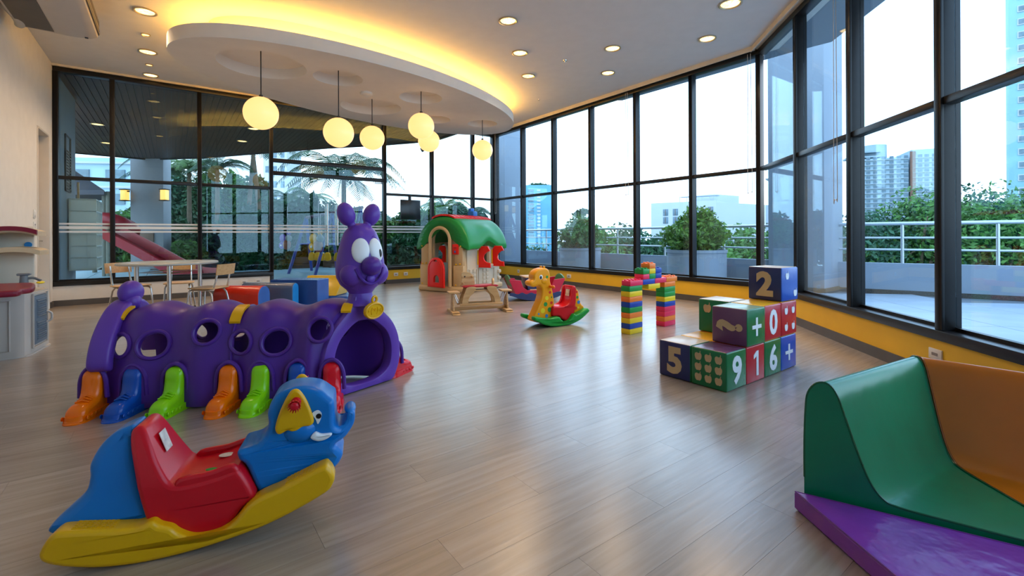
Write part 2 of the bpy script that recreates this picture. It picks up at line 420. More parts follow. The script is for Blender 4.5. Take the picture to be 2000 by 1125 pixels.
# --- glazed walls
SILL0, SILL1, HEAD0, HEAD1, TZ = .305, .375, 3.585, 3.655, 1.972
def lowwall(name, a, b, ang, x0, x1, mat):
    plainwall('wall_'+name, a, b, ang, [(x0, x1, .0, .2, 0, SILL0)], mat)
    plainwall('baseboard_'+name, a, b, ang, [(x0, x1, -.012, 0, 0, .09)], M_BASE)
def glazing(name, a, b, ang, posts, glass, transom=True, stripes=False, hazy=(), endposts=(True, True)):
    w_ = frame_empty(name, a, b, ang)
    for i, s in enumerate(posts):
        if (i == 0 and not endposts[0]) or (i == len(posts)-1 and not endposts[1]): continue
        bm = B(); box(bm, (s, .055, (SILL1+HEAD0)/2), (.05, .13, HEAD0-SILL1), .003); box(bm, (s, .0, (SILL1+HEAD0)/2), (.064, .02, HEAD0-SILL1), .002)
        obj('mullion', bm, M_FRAME, w_)
    x0, x1 = posts[0], posts[-1]
    bm = B(); box(bm, ((x0+x1)/2, .06, (SILL0+SILL1)/2), (x1-x0+.06, .16, SILL1-SILL0), .004); box(bm, ((x0+x1)/2, .1, SILL1+.012), (x1-x0, .04, .024)); obj('sill', bm, M_FRAME, w_)
    bm = B(); box(bm, ((x0+x1)/2, .055, (HEAD0+HEAD1)/2), (x1-x0+.06, .13, HEAD1-HEAD0), .004); obj('head', bm, M_FRAME, w_)
    for i in range(len(posts)-1):
        p, q = posts[i]+.025, posts[i+1]-.025
        bm = B(); box(bm, ((p+q)/2, .05, TZ), (q-p, .09, .052), .003); obj('transom', bm, M_FRAME, w_)
        for j, (z0, z1) in enumerate(((SILL1, TZ-.026), (TZ+.026, HEAD0))):
            bm = B(); box(bm, ((p+q)/2, .085, (z0+z1)/2), (q-p, .008, z1-z0)); obj('pane', bm, M_HAZE if (i, j) in hazy else glass, w_, smooth=0)
        if stripes:
            for z, h in ((1.262, .028), (1.203, .044), (1.138, .026)):
                bm = B(); box(bm, ((p+q)/2, .077, z), (q-p, .002, h)); obj('frosted_stripe', bm, M_FROST, w_, smooth=0)
    return w_
lowwall('back_near_door', -8.1, 0, AB, 0, 2.98, M_WALL)
lowwall('back_corner', -8.1, 0, AB, 5.21, 8.1, M_YEL)
lowwall('window_side', 0, 0, AW, 0, 6.6, M_YEL)
lowwall('right', 0, 6.6, AR, 0, 8.06, M_YEL)
win1 = glazing('window_1', -8.1, 0, AB, [.035, .69, 1.85, 2.98], M_GLASSB, stripes=True)
win2 = glazing('window_2', -8.1, 0, AB, [5.21, 6.36, 7.48, 8.08], M_GLASSB, stripes=True)
win3 = glazing('window_3', 0, 0, AW, [.03, 1.14, 2.24, 3.35, 4.45, 5.55, 6.6], M_GLASS, hazy=((3, 0), (2, 0)))
win4 = glazing('window_4', 0, 6.6, AR, [0, 1.13, 2.22, 3.31, 4.41, 5.51, 6.61, 7.71, 8.06], M_GLASS, hazy=((1, 0),), endposts=(False, True))
# pelmet boxes along the two window walls and a thin trim over the back wall
for i, (a, b, ang, x0, x1, y0, z0) in enumerate(((0, 0, AW, 0, 6.6, -.10, 3.625), (0, 6.6, AR, 0, 8.0, -.10, 3.625), (-8.1, 0, AB, 0, 8.1, -.03, 3.66))):
    t_ = plainwall('trim_%d' % (i+1), a, b, ang, [(x0, x1, y0, .13, HEAD1, CEIL), (x0, x1, y0, y0+.015, z0, HEAD1)], M_CREAM)
for a, b, ang, ln in ((0, 0, AW, 6.4), (0, 6.6, AR, 7.8)):
    pass
# --- the glazed double door
d2 = frame_empty('door_2', -8.1, 0, AB)
x0, x1, xm = 2.98+.025, 5.21-.025, 4.10
for z in (2.512, 2.268):
    bm = B(); box(bm, ((x0+x1)/2, .055, z), (x1-x0, .11, .068), .003); obj('door_bar', bm, M_FRAME, d2)
bm = B(); box(bm, ((x0+x1)/2, .055, (HEAD0+HEAD1)/2), (x1-x0, .13, HEAD1-HEAD0), .003); obj('door_head', bm, M_FRAME, d2)
for x in (2.98, 5.21):
    bm = B(); box(bm, (x, .055, SILL1/2), (.064, .13, SILL1), .003); obj('door_post', bm, M_FRAME, d2)
for z0, z1 in ((2.302, 2.478), (2.546, HEAD0)):
    bm = B(); box(bm, ((x0+x1)/2, .085, (z0+z1)/2), (x1-x0, .008, z1-z0)); obj('fanlight_pane', bm, M_GLASSB, d2, smooth=0)
for s, (p, q) in ((-1, (x0+.004, xm-.003)), (1, (xm+.003, x1-.004))):
    bm = B(); box(bm, ((p+q)/2, .06, 1.127), (q-p, .012, 2.21)); lf = obj('leaf', bm, M_GLASSB, d2, smooth=0)
    xh = xm+s*.1
    bm = B()
    for y in (-.005, .125):
        cyl(bm, (xh, y, .86), (xh, y, 1.71), .017)
    for z in (.98, 1.59): cyl(bm, (xh, -.005, z), (xh, .125, z), .01)
    obj('bar_handle', bm, M_CHROME, lf)
    bm = B(); box(bm, (xm+s*.095, .06, .055), (.18, .04, .085), .006); cyl(bm, (xm+s*.1, .035, .055), (xm+s*.1, .042, .055), .022); obj('floor_fitting', bm, M_CHROME, lf)
    for z, h in ((1.262, .028), (1.203, .044), (1.138, .026)):
        bm = B(); box(bm, ((p+q)/2, .052, z), (q-p, .002, h)); obj('frosted_stripe', bm, M_FROST, lf, smooth=0)
bm = B(); box(bm, ((x0+x1)/2, .06, .004), (x1-x0, .14, .008)); obj('threshold', bm, M_CHROME, d2)
bm = B(); box(bm, (x1-.12, .06, .05), (.16, .045, .07), .005); obj('hinge_fitting', bm, M_CHROME, d2)
bm = B(); box(bm, (x1-.1, .06, 2.215), (.16, .045, .05), .005); obj('hinge_fitting', bm, M_CHROME, d2)
# lock case in the far corner of the head
# sockets, switches
def plate(label, a, b, ang, x, z, wd=.12, ht=.075, kind='socket', name='wall_socket'):
    t = thing(name, label, kind, R(a, b), ang)
    bm = B(); box(bm, (x, -.006, z), (wd, .012, ht), .004); obj('plate', bm, M_WHITEPL, t)
    bm = B()
    if kind == 'socket':
        box(bm, (x, -.0125, z), (wd*.45, .003, .02))
    else:
        box(bm, (x, -.015, z), (.05, .008, .06), .003)
    obj('insert', bm, M('dark_socket_slot', (.25, .22, .2), .6) if kind == 'socket' else M_WHITEPL, t)
    return t
plate('blank white plate on the cream wall by the glass door', -8.1, 0, AB, 2.52, .215, .11)
plate('white double socket on the cream wall by the glass door', -8.1, 0, AB, 2.75, .22, .11)
plate('white socket plate on yellow wall just right of the glass door post', -8.1, 0, AB, 5.45, .2, .1)
plate('white socket plate on yellow wall nearer the playhouse', -8.1, 0, AB, 5.68, .2, .1)
plate('small white socket on yellow wall by the window corner', 0, 0, AW, 1.02, .2, .075)
plate('white plate on yellow wall behind the giraffe rocker', 0, 0, AW, 2.75, .2, .12)
plate('white plate on yellow wall behind the brick arch', 0, 0, AW, 5.0, .2, .13)
plate('white plate on yellow wall beside the orange foam seat', 0, 6.6, AR, 3.28, .2, .12)
plate('white light switch on the cream wall beside the toy kitchen', -8.1, 12.3, AL, 12.3-1.18, 1.36, .09, .11, 'switch', 'light_switch')
plate('white socket plate under the light switch on the cream wall', -8.1, 12.3, AL, 12.3-1.18, 1.22, .09, .075)
# blind cords
def cord(label, a, b, ang, x, ztop, zbot, sag=.05):
    pts = [(x-.03, -.03, ztop), (x-.028, -.03, (ztop+zbot)/2), (x-.035, -.03, zbot+.06), (x-.02, -.03, zbot+.01), (x, -.03, zbot), (x+.02, -.03, zbot+.01), (x+.03, -.03, zbot+.08), (x+.022, -.03, (ztop+zbot)/2), (x+.012, -.03, ztop)]
    bm = B(); tube(bm, cat(pts, 5, False), .0035, 6)
    o = obj('blind_cord', bm, M_CORD); o.location = R(a, b); o.rotation_euler = (0, 0, ang)
    return tag(o, label, 'cord')
cord('looped blind cord hanging at the window corner post', 0, 0, AW, .1, 3.62, 1.62)
cord('looped blind cord in the middle bay of the window wall', 0, 0, AW, 4.3, 3.62, 1.78)
cord('looped blind cord beside the angled window post', 0, 0, AW, 6.5, 3.62, 1.65)
cord('looped blind cord hanging in front of the white column', 0, 6.6, AR, 2.05, 3.62, 1.38)
# ================================================================ ceiling: floating disk, lamps, downlights, air conditioner
def cz(a, b, z0=3.74):           # ceiling spot read at height z0, moved to the ceiling height
    k = (CEIL-H)/(z0-H)
    return -6.66+(a+6.66)*k, 9.75+(b-9.75)*k
M_DISK = M('matt_white_disk_paint', (.80, .76, .70), .8, var=.02)
DC, DA, DB, DROT = (-3.80, 2.37), 2.98, 1.42, math.radians(-16)
DZ0, DZ1 = 3.27, 3.43
disk = thing('ceiling_disk', 'large white oval ceiling disk with round recesses glowing from above', 'ceiling feature', R(DC[0], DC[1], 0), 0)
disk.rotation_euler = (0, 0, 0)
def ell(sa, sb, n=96):
    out = []
    for i in range(n):
        t = 2*math.pi*i/n; u, v = sa*math.cos(t), sb*math.sin(t)
        a, b = u*math.cos(DROT)-v*math.sin(DROT), u*math.sin(DROT)+v*math.cos(DROT)
        out.append((E1*a+E2*b).to_2d())
    return out
bm = B(); prism(bm, ell(DA, DB), DZ0, DZ1); plate_o = obj('disk_plate', bm, M_DISK, disk, smooth=30)
holes = [(-5.69, 3.03, .52), (-4.76, 3.10, .33), (-3.42, 2.93, .34), (-3.88, 1.94, .50), (-2.60, 1.80, .30), (-1.68, 2.06, .29)]
cut = []
for a, b, r in holes:
    bm = B(); p = R(a, b); cyl(bm, (p.x, p.y, DZ0-.1), (p.x, p.y, DZ1-.02), r, seg=48)
    fixn(bm); cut.append(obj('cutter', bm, M_DISK))
boolcut(plate_o, cut)
bm = B(); prism(bm, ell(DA-.42, DB-.36), DZ1, CEIL); obj('neck', bm, M_DISK, disk, smooth=30)
bm = B(); tube(bm, [Vector((p.x, p.y, DZ1+.03)) for p in ell(DA-.30, DB-.26)], .022, 6, True)
obj('light_strip', bm, M('cove_light_strip', (1, .8, .4), .5, var=0, emit=(1.0, .52, .085), estr=30.0), disk)
bm = B(); p = R(-4.222, 2.69)-R(*DC); lathe(bm, [(.0, DZ0), (.09, DZ0), (.09, DZ0-.03), (.07, DZ0-.04), (.0, DZ0-.04)], 24, (p.x, p.y, 0)); fixn(bm)
o = obj('smoke_detector', bm, M_WHITEPL); o.location = R(*DC); tag(o, 'round white smoke detector under the oval ceiling disk', 'smoke detector')

M_GLOBE = M('glowing_globe_glass', (.5, .42, .28), .3, var=0, emit=(1.0, .53, .175), estr=1.12)
M_WIRE = M('dark_wire', (.02, .02, .02), .5, var=0)
gl = [((-5.754, 3.31), 2.58, 'first hanging in the largest disk recess'), ((-4.806, 3.27), 2.47, 'hanging lowest, in front of the glass door'), ((-3.949, 2.178), 2.69, 'hanging beside the glass door post'),
      ((-3.52, 3.15), 2.76, 'overlapping another globe, with its wire in full view'), ((-2.78, 1.92), 2.82, 'half hidden behind a larger globe'), ((-1.73, 2.13), 2.73, 'hanging above the playhouse by the window corner')]
for (a, b), z, lb in gl:
    p = R(a, b)
    t = thing('pendant_lamp', 'glowing yellow globe pendant lamp '+lb, 'lamp', (p.x, p.y, z), 0, 'globe pendant lamps under the ceiling disk')
    bm = B(); ellip(bm, (0, 0, 0), (.2, .2, .2), 32, 20); obj('globe', bm, M_GLOBE, t)
    bm = B(); cyl(bm, (0, 0, .19), (0, 0, DZ1-.02-z), .007, seg=8); obj('wire', bm, M_WIRE, t)
    bm = B(); cyl(bm, (0, 0, .195), (0, 0, .225), .022); obj('holder', bm, M_WIRE, t)

M_RING = M('brass_downlight_ring', (.75, .6, .38), .3, metal=.8, var=.03)
M_BULB = M('downlight_bulb', (1, .8, .5), .4, var=0, emit=(1.0, .62, .22), estr=4.0)
def downlight(a, b, r, label, power, z=CEIL, room=True):
    p = R(a, b)
    t = thing('downlight', label, 'ceiling light', (p.x, p.y, z), 0, 'recessed ceiling downlights')
    bm = B(); lathe(bm, [(r*.78, .0), (r*1.0, -.0), (r*1.02, -.012), (r*.9, -.016), (r*.8, -.004)], 28); fixn(bm); obj('ring', bm, M_RING, t)
    bm = B(); lathe(bm, [(0, -.004), (r*.79, -.004), (r*.79, -.001), (0, -.001)], 24); fixn(bm); obj('bulb_disc', bm, M_BULB, t)
    if power:
        ld = bpy.data.lights.new('downlight_beam', 'SPOT'); ld.energy = power; ld.color = (1.0, .70, .42); ld.spot_size = math.radians(130); ld.spot_blend = .8; ld.shadow_soft_size = .07
        lo = bpy.data.objects.new('downlight_beam', ld); C.objects.link(lo); lo.parent = t; lo.location = (0, 0, -.03)
LP = 62
for i, ((a, b), r, lb) in enumerate([((-6.896, 2.749), .115, 'large gold-rimmed downlight beside the air conditioner'), ((-6.918, 1.957), .05, 'tiny downlight between two large ones near the oval disk tip'), ((-6.92, 1.241), .115, 'large gold-rimmed downlight midway to the back windows'),
      ((-6.922, .62), .05, 'tiny downlight closest to the back windows'), ((-6.919, .05), .11, 'large gold-rimmed downlight right at the back window head'), ((-5.345, .04), .11, 'gold-rimmed downlight behind the first globe lamp by the back windows'),
      ((-3.258, 5.098), .115, 'gold-rimmed downlight farthest from the windows beyond the disk'), ((-2.52, 4.377), .115, 'gold-rimmed downlight second in the row beside the disk'), ((-1.812, 3.681), .115, 'gold-rimmed downlight third in the row beside the disk tip'),
      ((-1.54, 5.291), .115, 'gold-rimmed downlight in the middle of the plain ceiling'), ((-.83, 4.57), .115, 'gold-rimmed downlight in the window row nearest the disk'), ((-.739, 6.275), .115, 'gold-rimmed downlight close to the angled window corner'),
      ((-1.412, 6.959), .125, 'gold-rimmed downlight above the angled windows beside the corner downlight'),
      ((-3.9, 6.6), .115, 'added out-of-view downlight lighting the caterpillar side of the room'), ((-2.5, 8.3), .115, 'added out-of-view downlight lighting the foam corner seat'), ((-5.6, 8.3), .115, 'added out-of-view downlight lighting the elephant rocker'), ((-6.9, 5.2), .115, 'added out-of-view downlight by the long side of the air conditioner')]):  # this last row: guessed lamps out of view, added to light the room
    a2, b2 = cz(a, b) if i < 13 else (a, b)
    b2 = max(b2, .17)
    downlight(a2, b2, r, lb, (LP if i < 13 else 26) if r > .1 else 10)
for (a, b), r, lb in (((-1.776, 4.547), .035, 'small grey sprinkler disc on the plain ceiling'), ((-.803, 2.753), .02, 'tiny sprinkler head by the disk tip')):
    a2, b2 = cz(a, b); p = R(a2, b2)
    bm = B(); lathe(bm, [(0, 0), (r, 0), (r*.9, -.012), (r*.4, -.016), (r*.3, -.03), (0, -.03)], 16); fixn(bm)
    o = obj('sprinkler', bm, M_CHROME); o.location = (p.x, p.y, CEIL); tag(o, lb, 'sprinkler')
# air conditioner along the left wall
M_ACW = M('air_conditioner_white', (.62, .56, .50), .45, var=.02); M_ACG = M('dark_air_grille', (.09, .075, .06), .5); M_GOLD = M('gold_louver', (.55, .42, .2), .3, metal=.6)
ac = thing('air_conditioner', 'white ceiling air conditioner with dark intake grille by the left wall', 'air conditioner', R(-8.0, 2.48, 3.37), TH)
# local x = away from the wall (e1), local y = towards the back wall
prof = [(0, .0), (.24, -.005), (.42, -.012), (.60, .0), (.655, .03), (.67, .08), (.66, .2), (.62, .29), (0, .29)]
bm = B(); puff(bm, [(x, z) for x, z in prof], -1.6, 0, .012, 2); obj('case', bm, M_ACW, ac)
bm = B(); box(bm, (.16, -.81, -.006), (.27, 1.5, .012)); obj('intake_grille', bm, M_ACG, ac, smooth=0)
for i in range(5):
    bm = B(); box(bm, (.672-.002*i, -.8, .07+.028*i), (.012, 1.54, .008), rot=Matrix.Rotation(.5, 3, 'Y')); obj('louver', bm, M_GOLD if i % 2 == 0 else M_ACG, ac)
bm = B(); box(bm, (.665, -.8, .135), (.012, 1.56, .16)); obj('outlet', bm, M_ACG, ac, smooth=0)
bm = B(); box(bm, (.565, -.06, -.012), (.03, .03, .008), .001); obj('badge', bm, M('dark_badge', (.02, .02, .03), .4, var=0), ac)
M_PIPE = M('wrapped_pipe', (.60, .54, .45), .8, bump=.4, bscale=30)
bm = B(); tube(bm, cat([(-.08, -.28, .16), (.0, -.26, .10), (.05, -.2, .05), (.06, -.1, .03), (.05, -.02, .02)], 5, False), .045, 12); pp = obj('drain_pipe', bm, M_PIPE, ac)
pp.location = (-.02, -.05, -.02)
# ================================================================ rocking elephant
BLUE = plastic('sky_blue_plastic', (.0, .165, .52), .3); YEL = plastic('yellow_plastic', (.76, .40, .002), .3); RED = plastic('red_plastic', (.60, .004, .015), .3)
WHITE = plastic('white_plastic', (.8, .82, .84), .3); BLACK = plastic('black_plastic', (.006, .006, .008), .3)
GREEN = plastic('green_plastic', (.0, .33, .04), .3); ORANGE = plastic('orange_plastic', (.88, .16, .005), .3)
STICK = M('sticker_paper', (.7, .68, .62), .5, var=.3, vscale=30)
def V2(l): return [Vector(p) for p in l]
el = thing('rocking_elephant', 'blue elephant rocker with red seat, yellow ears and yellow base', 'rocking toy', (-1.355, 1.594, .011), math.radians(18))
BASE = [(-0.146, 0.068), (-0.135, 0.10), (-0.112, 0.128), (-0.076, 0.13), (0.061, 0.11), (0.103, 0.107), (0.142, 0.118), (0.165, 0.101), (0.196, 0.086), (0.216, 0.066), (0.251, 0.045), (0.287, 0.04), (0.333, 0.046), (0.376, 0.07), (0.412, 0.112), (0.446, 0.136), (0.48, 0.149), (0.525, 0.163), (0.650, 0.213), (0.680, 0.206), (0.697, 0.170), (0.690, 0.142), (0.664, 0.116), (0.553, 0.066), (0.441, 0.030), (0.281, -0.0), (0.132, -0.011), (0.014, -0.003), (-0.076, 0.019), (-0.129, 0.042)]
bc = cat(BASE, 4)
bm = B(); puff(bm, bc, -.16, -.085, .015, 4); obj('rocker_rail', bm, YEL, el)
bm = B(); puff(bm, bc, .085, .16, .015, 4); obj('rocker_rail', bm, YEL, el)
BASEC = [(-0.10, 0.10), (0.061, 0.09), (0.142, 0.10), (0.196, 0.07), (0.251, 0.03), (0.333, 0.03), (0.40, 0.09), (0.525, 0.14), (0.64, 0.19), (0.66, 0.15), (0.553, 0.08), (0.441, 0.045), (0.281, 0.015), (0.132, 0.005), (0.014, 0.012), (-0.08, 0.035)]
bm = B(); puff(bm, cat(BASEC, 4), -.1, .1, .01, 2); obj('base_deck', bm, YEL, el)
REAR = [(-0.156, 0.100), (-0.142, 0.138), (-0.073, 0.21), (-0.060, 0.261), (-0.061, 0.307), (-0.039, 0.362), (-0.006, 0.401), (0.033, 0.421), (0.058, 0.419), (0.064, 0.347), (0.079, 0.261), (0.122, 0.105), (0.106, 0.086), (0.076, 0.076), (0.032, 0.078), (-0.073, 0.095)]
bm = B(); puff(bm, cat([(x, z if z < .1 else .1+(z-.1)*.92) for x, z in REAR], 5), -.10, .10, .03, 5); taper(bm, lambda x, z: 1-.50*max(0, min(1, (z-.12)/.30))); obj('rear_body', bm, BLUE, el)
SEAT = [(0.056, 0.425), (0.07, 0.443), (0.090, 0.438), (0.110, 0.394), (0.140, 0.31), (0.167, 0.246), (0.183, 0.218), (0.209, 0.207), (0.262, 0.21), (0.316, 0.22), (0.365, 0.235), (0.390, 0.225), (0.432, 0.14), (0.427, 0.118), (0.395, 0.094), (0.362, 0.048), (0.315, 0.015), (0.266, 0.006), (0.229, 0.013), (0.193, 0.040), (0.172, 0.062), (0.128, 0.074), (0.106, 0.14), (0.079, 0.273), (0.059, 0.377)]
bm = B(); puff(bm, cat([(x, z if z < .22 else .22+(z-.22)*.80) for x, z in SEAT], 5), -.125, .125, .017, 4); taper(bm, lambda x, z: 1-.62*max(0, min(1, (z-.20)/.24))**1.5); seat = obj('seat', bm, RED, el)
bm = B(); puff(bm, cat([(.205, .226), (.30, .236), (.368, .250), (.376, .20), (.21, .19)], 4), -.12, -.095, .011, 3); obj('seat_rim', bm, RED, seat)
bm = B(); puff(bm, cat([(.205, .226), (.30, .236), (.368, .250), (.376, .20), (.21, .19)], 4), .095, .12, .011, 3); obj('seat_rim', bm, RED, seat)
bm = B(); box(bm, (.130, -.01, .325), (.002, .05, .07), rot=Matrix.Rotation(-.33, 3, 'Y')); o = obj('sticker', bm, STICK, seat, smooth=0)
o.location = (.004, 0, .0)
bm = B(); lathe(bm, [(0, .0), (.022, 0), (.022, .0015), (0, .0015)], 16, (.31, .04, .2215), 1.2, .8); fixn(bm); obj('sticker', bm, STICK, seat)
bm = B(); lathe(bm, [(0, .0), (.018, 0), (.018, .0015), (0, .0015)], 16, (.285, -.055, .217), 1.0, .55); fixn(bm); obj('sticker', bm, GREEN, seat)
HEAD = [(0.374, 0.279), (0.428, 0.293), (0.458, 0.327), (0.470, 0.37), (0.468, 0.423), (0.486, 0.482), (0.525, 0.514), (0.581, 0.522), (0.636, 0.505), (0.676, 0.464), (0.692, 0.415), (0.694, 0.36), (0.698, 0.325), (0.716, 0.315), (0.733, 0.333), (0.740, 0.362), (0.752, 0.369), (0.766, 0.352), (0.761, 0.312), (0.732, 0.272), (0.697, 0.255), (0.705, 0.240), (0.722, 0.207), (0.700, 0.172), (0.665, 0.164), (0.56, 0.135), (0.453, 0.119), (0.429, 0.142), (0.399, 0.221), (0.376, 0.247)]
bm = B(); puff(bm, cat([(x, z if z < .32 or x > .69 else .32+(z-.32)*.80) for x, z in HEAD], 5), -.088, .088, .020, 5); taper(bm, lambda x, z: 1-.40*max(0, min(1, (z-.40)/.10))**2-.35*max(0, min(1, (x-.69)/.06))); hd = obj('head', bm, BLUE, el)
bm = B(); ellip(bm, (.575, -.062, .325), (.065, .045, .05)); obj('cheek', bm, BLUE, hd)
bm = B(); ellip(bm, (.575, .062, .325), (.065, .045, .05)); obj('cheek', bm, BLUE, hd)
bm = B(); ellip(bm, (.748, 0, .362), (.022, .055, .016), 16, 8); obj('trunk_tip', bm, BLUE, hd)
EAR = [(0.498, 0.338), (0.497, 0.362), (0.514, 0.417), (0.542, 0.472), (0.561, 0.484), (0.580, 0.474), (0.603, 0.433), (0.622, 0.375), (0.622, 0.353), (0.608, 0.345), (0.587, 0.345), (0.571, 0.333), (0.553, 0.331), (0.536, 0.338), (0.522, 0.331), (0.508, 0.328)]
for s in (-1, 1):
    bm = B(); puff(bm, cat(EAR, 4), min(s*.084, s*.106), max(s*.084, s*.106), .009, 3); obj('ear', bm, YEL, el)
    bm = B(); cyl(bm, (.566, s*.1, .44), (.566, s*.155, .44), .013, .011, 16); cyl(bm, (.566, s*.1, .44), (.566, s*.115, .44), .02, .014, 16)
    for k in range(14):
        t = 2*math.pi*k/14
        cyl(bm, (.566+.014*math.cos(t), s*.135, .44+.014*math.sin(t)), (.566+.021*math.cos(t), s*.16, .44+.021*math.sin(t)), .0035, .0015, 5)
    ellip(bm, (.566, s*.155, .44), (.015, .006, .015), 12, 6)
    ho = obj('handle', bm, RED, el); ho['label'] = 'red toothed handle knob'
    y = s*.0892
    bm = B(); puff(bm, cat([(0.618, 0.386), (0.636, 0.396), (0.65, 0.383), (0.647, 0.362), (0.637, 0.345), (0.63, 0.362)], 4), min(y, y+s*.002), max(y, y+s*.002), 0); ey = obj('eye', bm, WHITE, hd)
    bm = B(); cyl(bm, (.640, y, .374), (.640, y+s*.003, .374), .0095, seg=18); obj('pupil', bm, BLACK, ey)if False else obj('pupil', bm, BLACK, hd)
    bm = B(); puff(bm, cat([(0.612, 0.300), (0.628, 0.318), (0.650, 0.308), (0.682, 0.306), (0.683, 0.298), (0.662, 0.286), (0.634, 0.285)], 4), min(s*.08, s*.104), max(s*.08, s*.104), .008, 3); obj('tusk', bm, WHITE, el)
# embossed foot plates on the rails
for yy in (-.122, .122):
    for (u0, z0, u1, z1) in ((-.07, .131, .04, .113), (.535, .169, .63, .205)):
        bm = B(); dv = Vector((u1-u0, 0, z1-z0)); ln = dv.length; rot = Matrix.Rotation(-math.atan2(dv.z, dv.x), 3, 'Y')
        box(bm, ((u0+u1)/2, yy, (z0+z1)/2-.001), (ln, .045, .003), rot=rot)
        for i in range(9):
            for j in range(4):
                q = Vector((u0, 0, z0))+dv*((i+.5)/9); box(bm, (q.x, yy-.016+.0107*j, q.z+.001), (ln/14, .006, .004), rot=rot)
        fp = obj('foot_plate', bm, YEL, el, smooth=0); fp['kind'] = 'stuff'

# ================================================================ rocking giraffe (local x runs from nose to tail)
GOR = plastic('golden_orange_plastic', (.86, .36, .004), .3); LYEL = plastic('lemon_plastic', (.85, .68, .02), .4); MIDB = plastic('spot_blue', (.02, .24, .62), .4); SPR = plastic('spot_red', (.62, .03, .02), .4); SPG = plastic('spot_green', (.02, .28, .05), .4)
gi = thing('rocking_giraffe', 'orange giraffe rocker with coloured spots, red seat and green base', 'rocking toy', (.414, 5.412, .009), math.radians(30))
G_RAIL = [(-0.281, 0.116), (-0.262, 0.13), (-0.18, .112), (-0.088, 0.094), (0.050, 0.103), (0.09, 0.065), (0.145, 0.035), (0.209, 0.049), (0.258, 0.106), (0.284, 0.117), (0.312, 0.105), (0.456, 0.162), (0.485, 0.160), (0.503, 0.138), (0.485, 0.114), (0.369, 0.041), (0.227, -0.002), (0.09, -0.009), (-0.044, 0.001), (-0.149, 0.030), (-0.201, 0.055), (-0.272, 0.086)]
rc = cat(G_RAIL, 4)
bm = B(); puff(bm, rc, -.165, -.075, .02, 4); obj('rocker_rail', bm, GREEN, gi)
bm = B(); puff(bm, rc, .075, .165, .02, 4); obj('rocker_rail', bm, GREEN, gi)
bm = B(); puff(bm, cat([(-.2, .09), (-.08, .07), (.05, .08), (.14, .03), (.21, .04), (.28, .09), (.44, .14), (.42, .09), (.25, .02), (.09, .0), (-.06, .015), (-.18, .055)], 4), -.09, .09, .008, 2); obj('base_deck', bm, GREEN, gi)
G_NECK = [(-0.234, 0.060), (-0.19, 0.186), (-0.140, 0.284), (-0.119, 0.356), (-0.119, 0.43), (-0.152, 0.461), (-0.18, 0.463), (-0.224, 0.452), (-0.263, 0.468), (-0.279, 0.497), (-0.262, 0.522), (-0.228, 0.540), (-0.227, 0.582), (-0.208, 0.617), (-0.162, 0.650), (-0.091, 0.664), (-0.038, 0.652), (-0.011, 0.609), (-0.003, 0.556), (-0.001, 0.504), (0.015, 0.451), (0.037, 0.36), (0.050, 0.27), (0.050, 0.18), (0.022, 0.060)]
bm = B(); puff(bm, cat(G_NECK, 4), -.068, .068, .02, 4); nk = obj('neck_and_head', bm, GOR, gi)
G_SEAT = [(0.0, 0.115), (0.004, 0.20), (0.03, 0.221), (0.10, 0.212), (0.22, 0.212), (0.275, 0.245), (0.296, 0.32), (0.302, 0.40), (0.318, 0.437), (0.342, 0.420), (0.345, 0.35), (0.338, 0.21), (0.326, 0.15), (0.296, 0.092), (0.245, 0.050), (0.189, 0.033), (0.134, 0.058), (0.100, 0.092), (0.03, 0.10)]
bm = B(); puff(bm, cat(G_SEAT, 4), -.11, .11, .022, 4); gs = obj('seat', bm, RED, gi)
for s in (-1, 1):
    bm = B(); puff(bm, cat([(.15, .2), (.235, .235), (.268, .31), (.285, .40), (.315, .435), (.33, .38), (.32, .2)], 4), min(s*.085, s*.112), max(s*.085, s*.112), .011, 3); obj('side_wing', bm, RED, gs)
bm = B(); box(bm, (.2905, 0, .352), (.002, .075, .08), rot=Matrix.Rotation(.16, 3, 'Y')); obj('sticker', bm, STICK, gs, smooth=0)
G_REAR = [(0.340, 0.405), (0.383, 0.398), (0.411, 0.352), (0.421, 0.275), (0.45, 0.211), (0.489, 0.177), (0.479, 0.140), (0.40, 0.105), (0.330, 0.09)]
bm = B(); puff(bm, cat(G_REAR, 4), -.07, .07, .02, 4); obj('tail_body', bm, GOR, gi)
spots = [(-.052, .561, .016, SPG), (-.011, .38, .017, SPR), (-.056, .316, .025, LYEL), (.010, .322, .010, SPG), (-.074, .246, .026, SPG), (.008, .257, .018, SPR), (-.018, .180, .028, SPG), (-.112, .174, .030, LYEL), (-.168, .142, .012, MIDB), (-.06, .112, .021, MIDB), (.375, .36, .016, SPR), (.385, .295, .018, SPG), (.405, .235, .022, MIDB), (.36, .165, .02, SPR), (.362, .392, .010, SPG), (.40, .17, .014, LYEL)]
for s in (-1, 1):
    for u, z, r, m in spots:
        y = s*(.0675 if u < .2 else .0695)
        bm = B(); cyl(bm, (u, y, z), (u, y+s*.0022, z), r, r*.96, 20); obj('spot', bm, m, gi)
    bm = B(); cyl(bm, (-.012, s*.05, .448), (-.012, s*.14, .448), .016, .016, 14); ellip(bm, (-.012, s*.14, .448), (.02, .014, .02), 14, 8); obj('handle', bm, ORANGE, gi)
    bm = B(); ellip(bm, (-.135, s*.068, .562), (.023, .004, .028), 16, 8); obj('eye', bm, WHITE, nk)
    bm = B(); ellip(bm, (-.138, s*.0705, .558), (.014, .004, .02), 14, 8); obj('pupil', bm, BLACK, nk)
    bm = B(); cyl(bm, (-.075, s*.03, .64), (-.07, s*.035, .685), .012, .014, 12); obj('horn', bm, GOR, nk)
    bm = B(); ellip(bm, (-.09, s*.062, .515), (.045, .018, .04), 16, 10); obj('cheek', bm, GOR, nk)
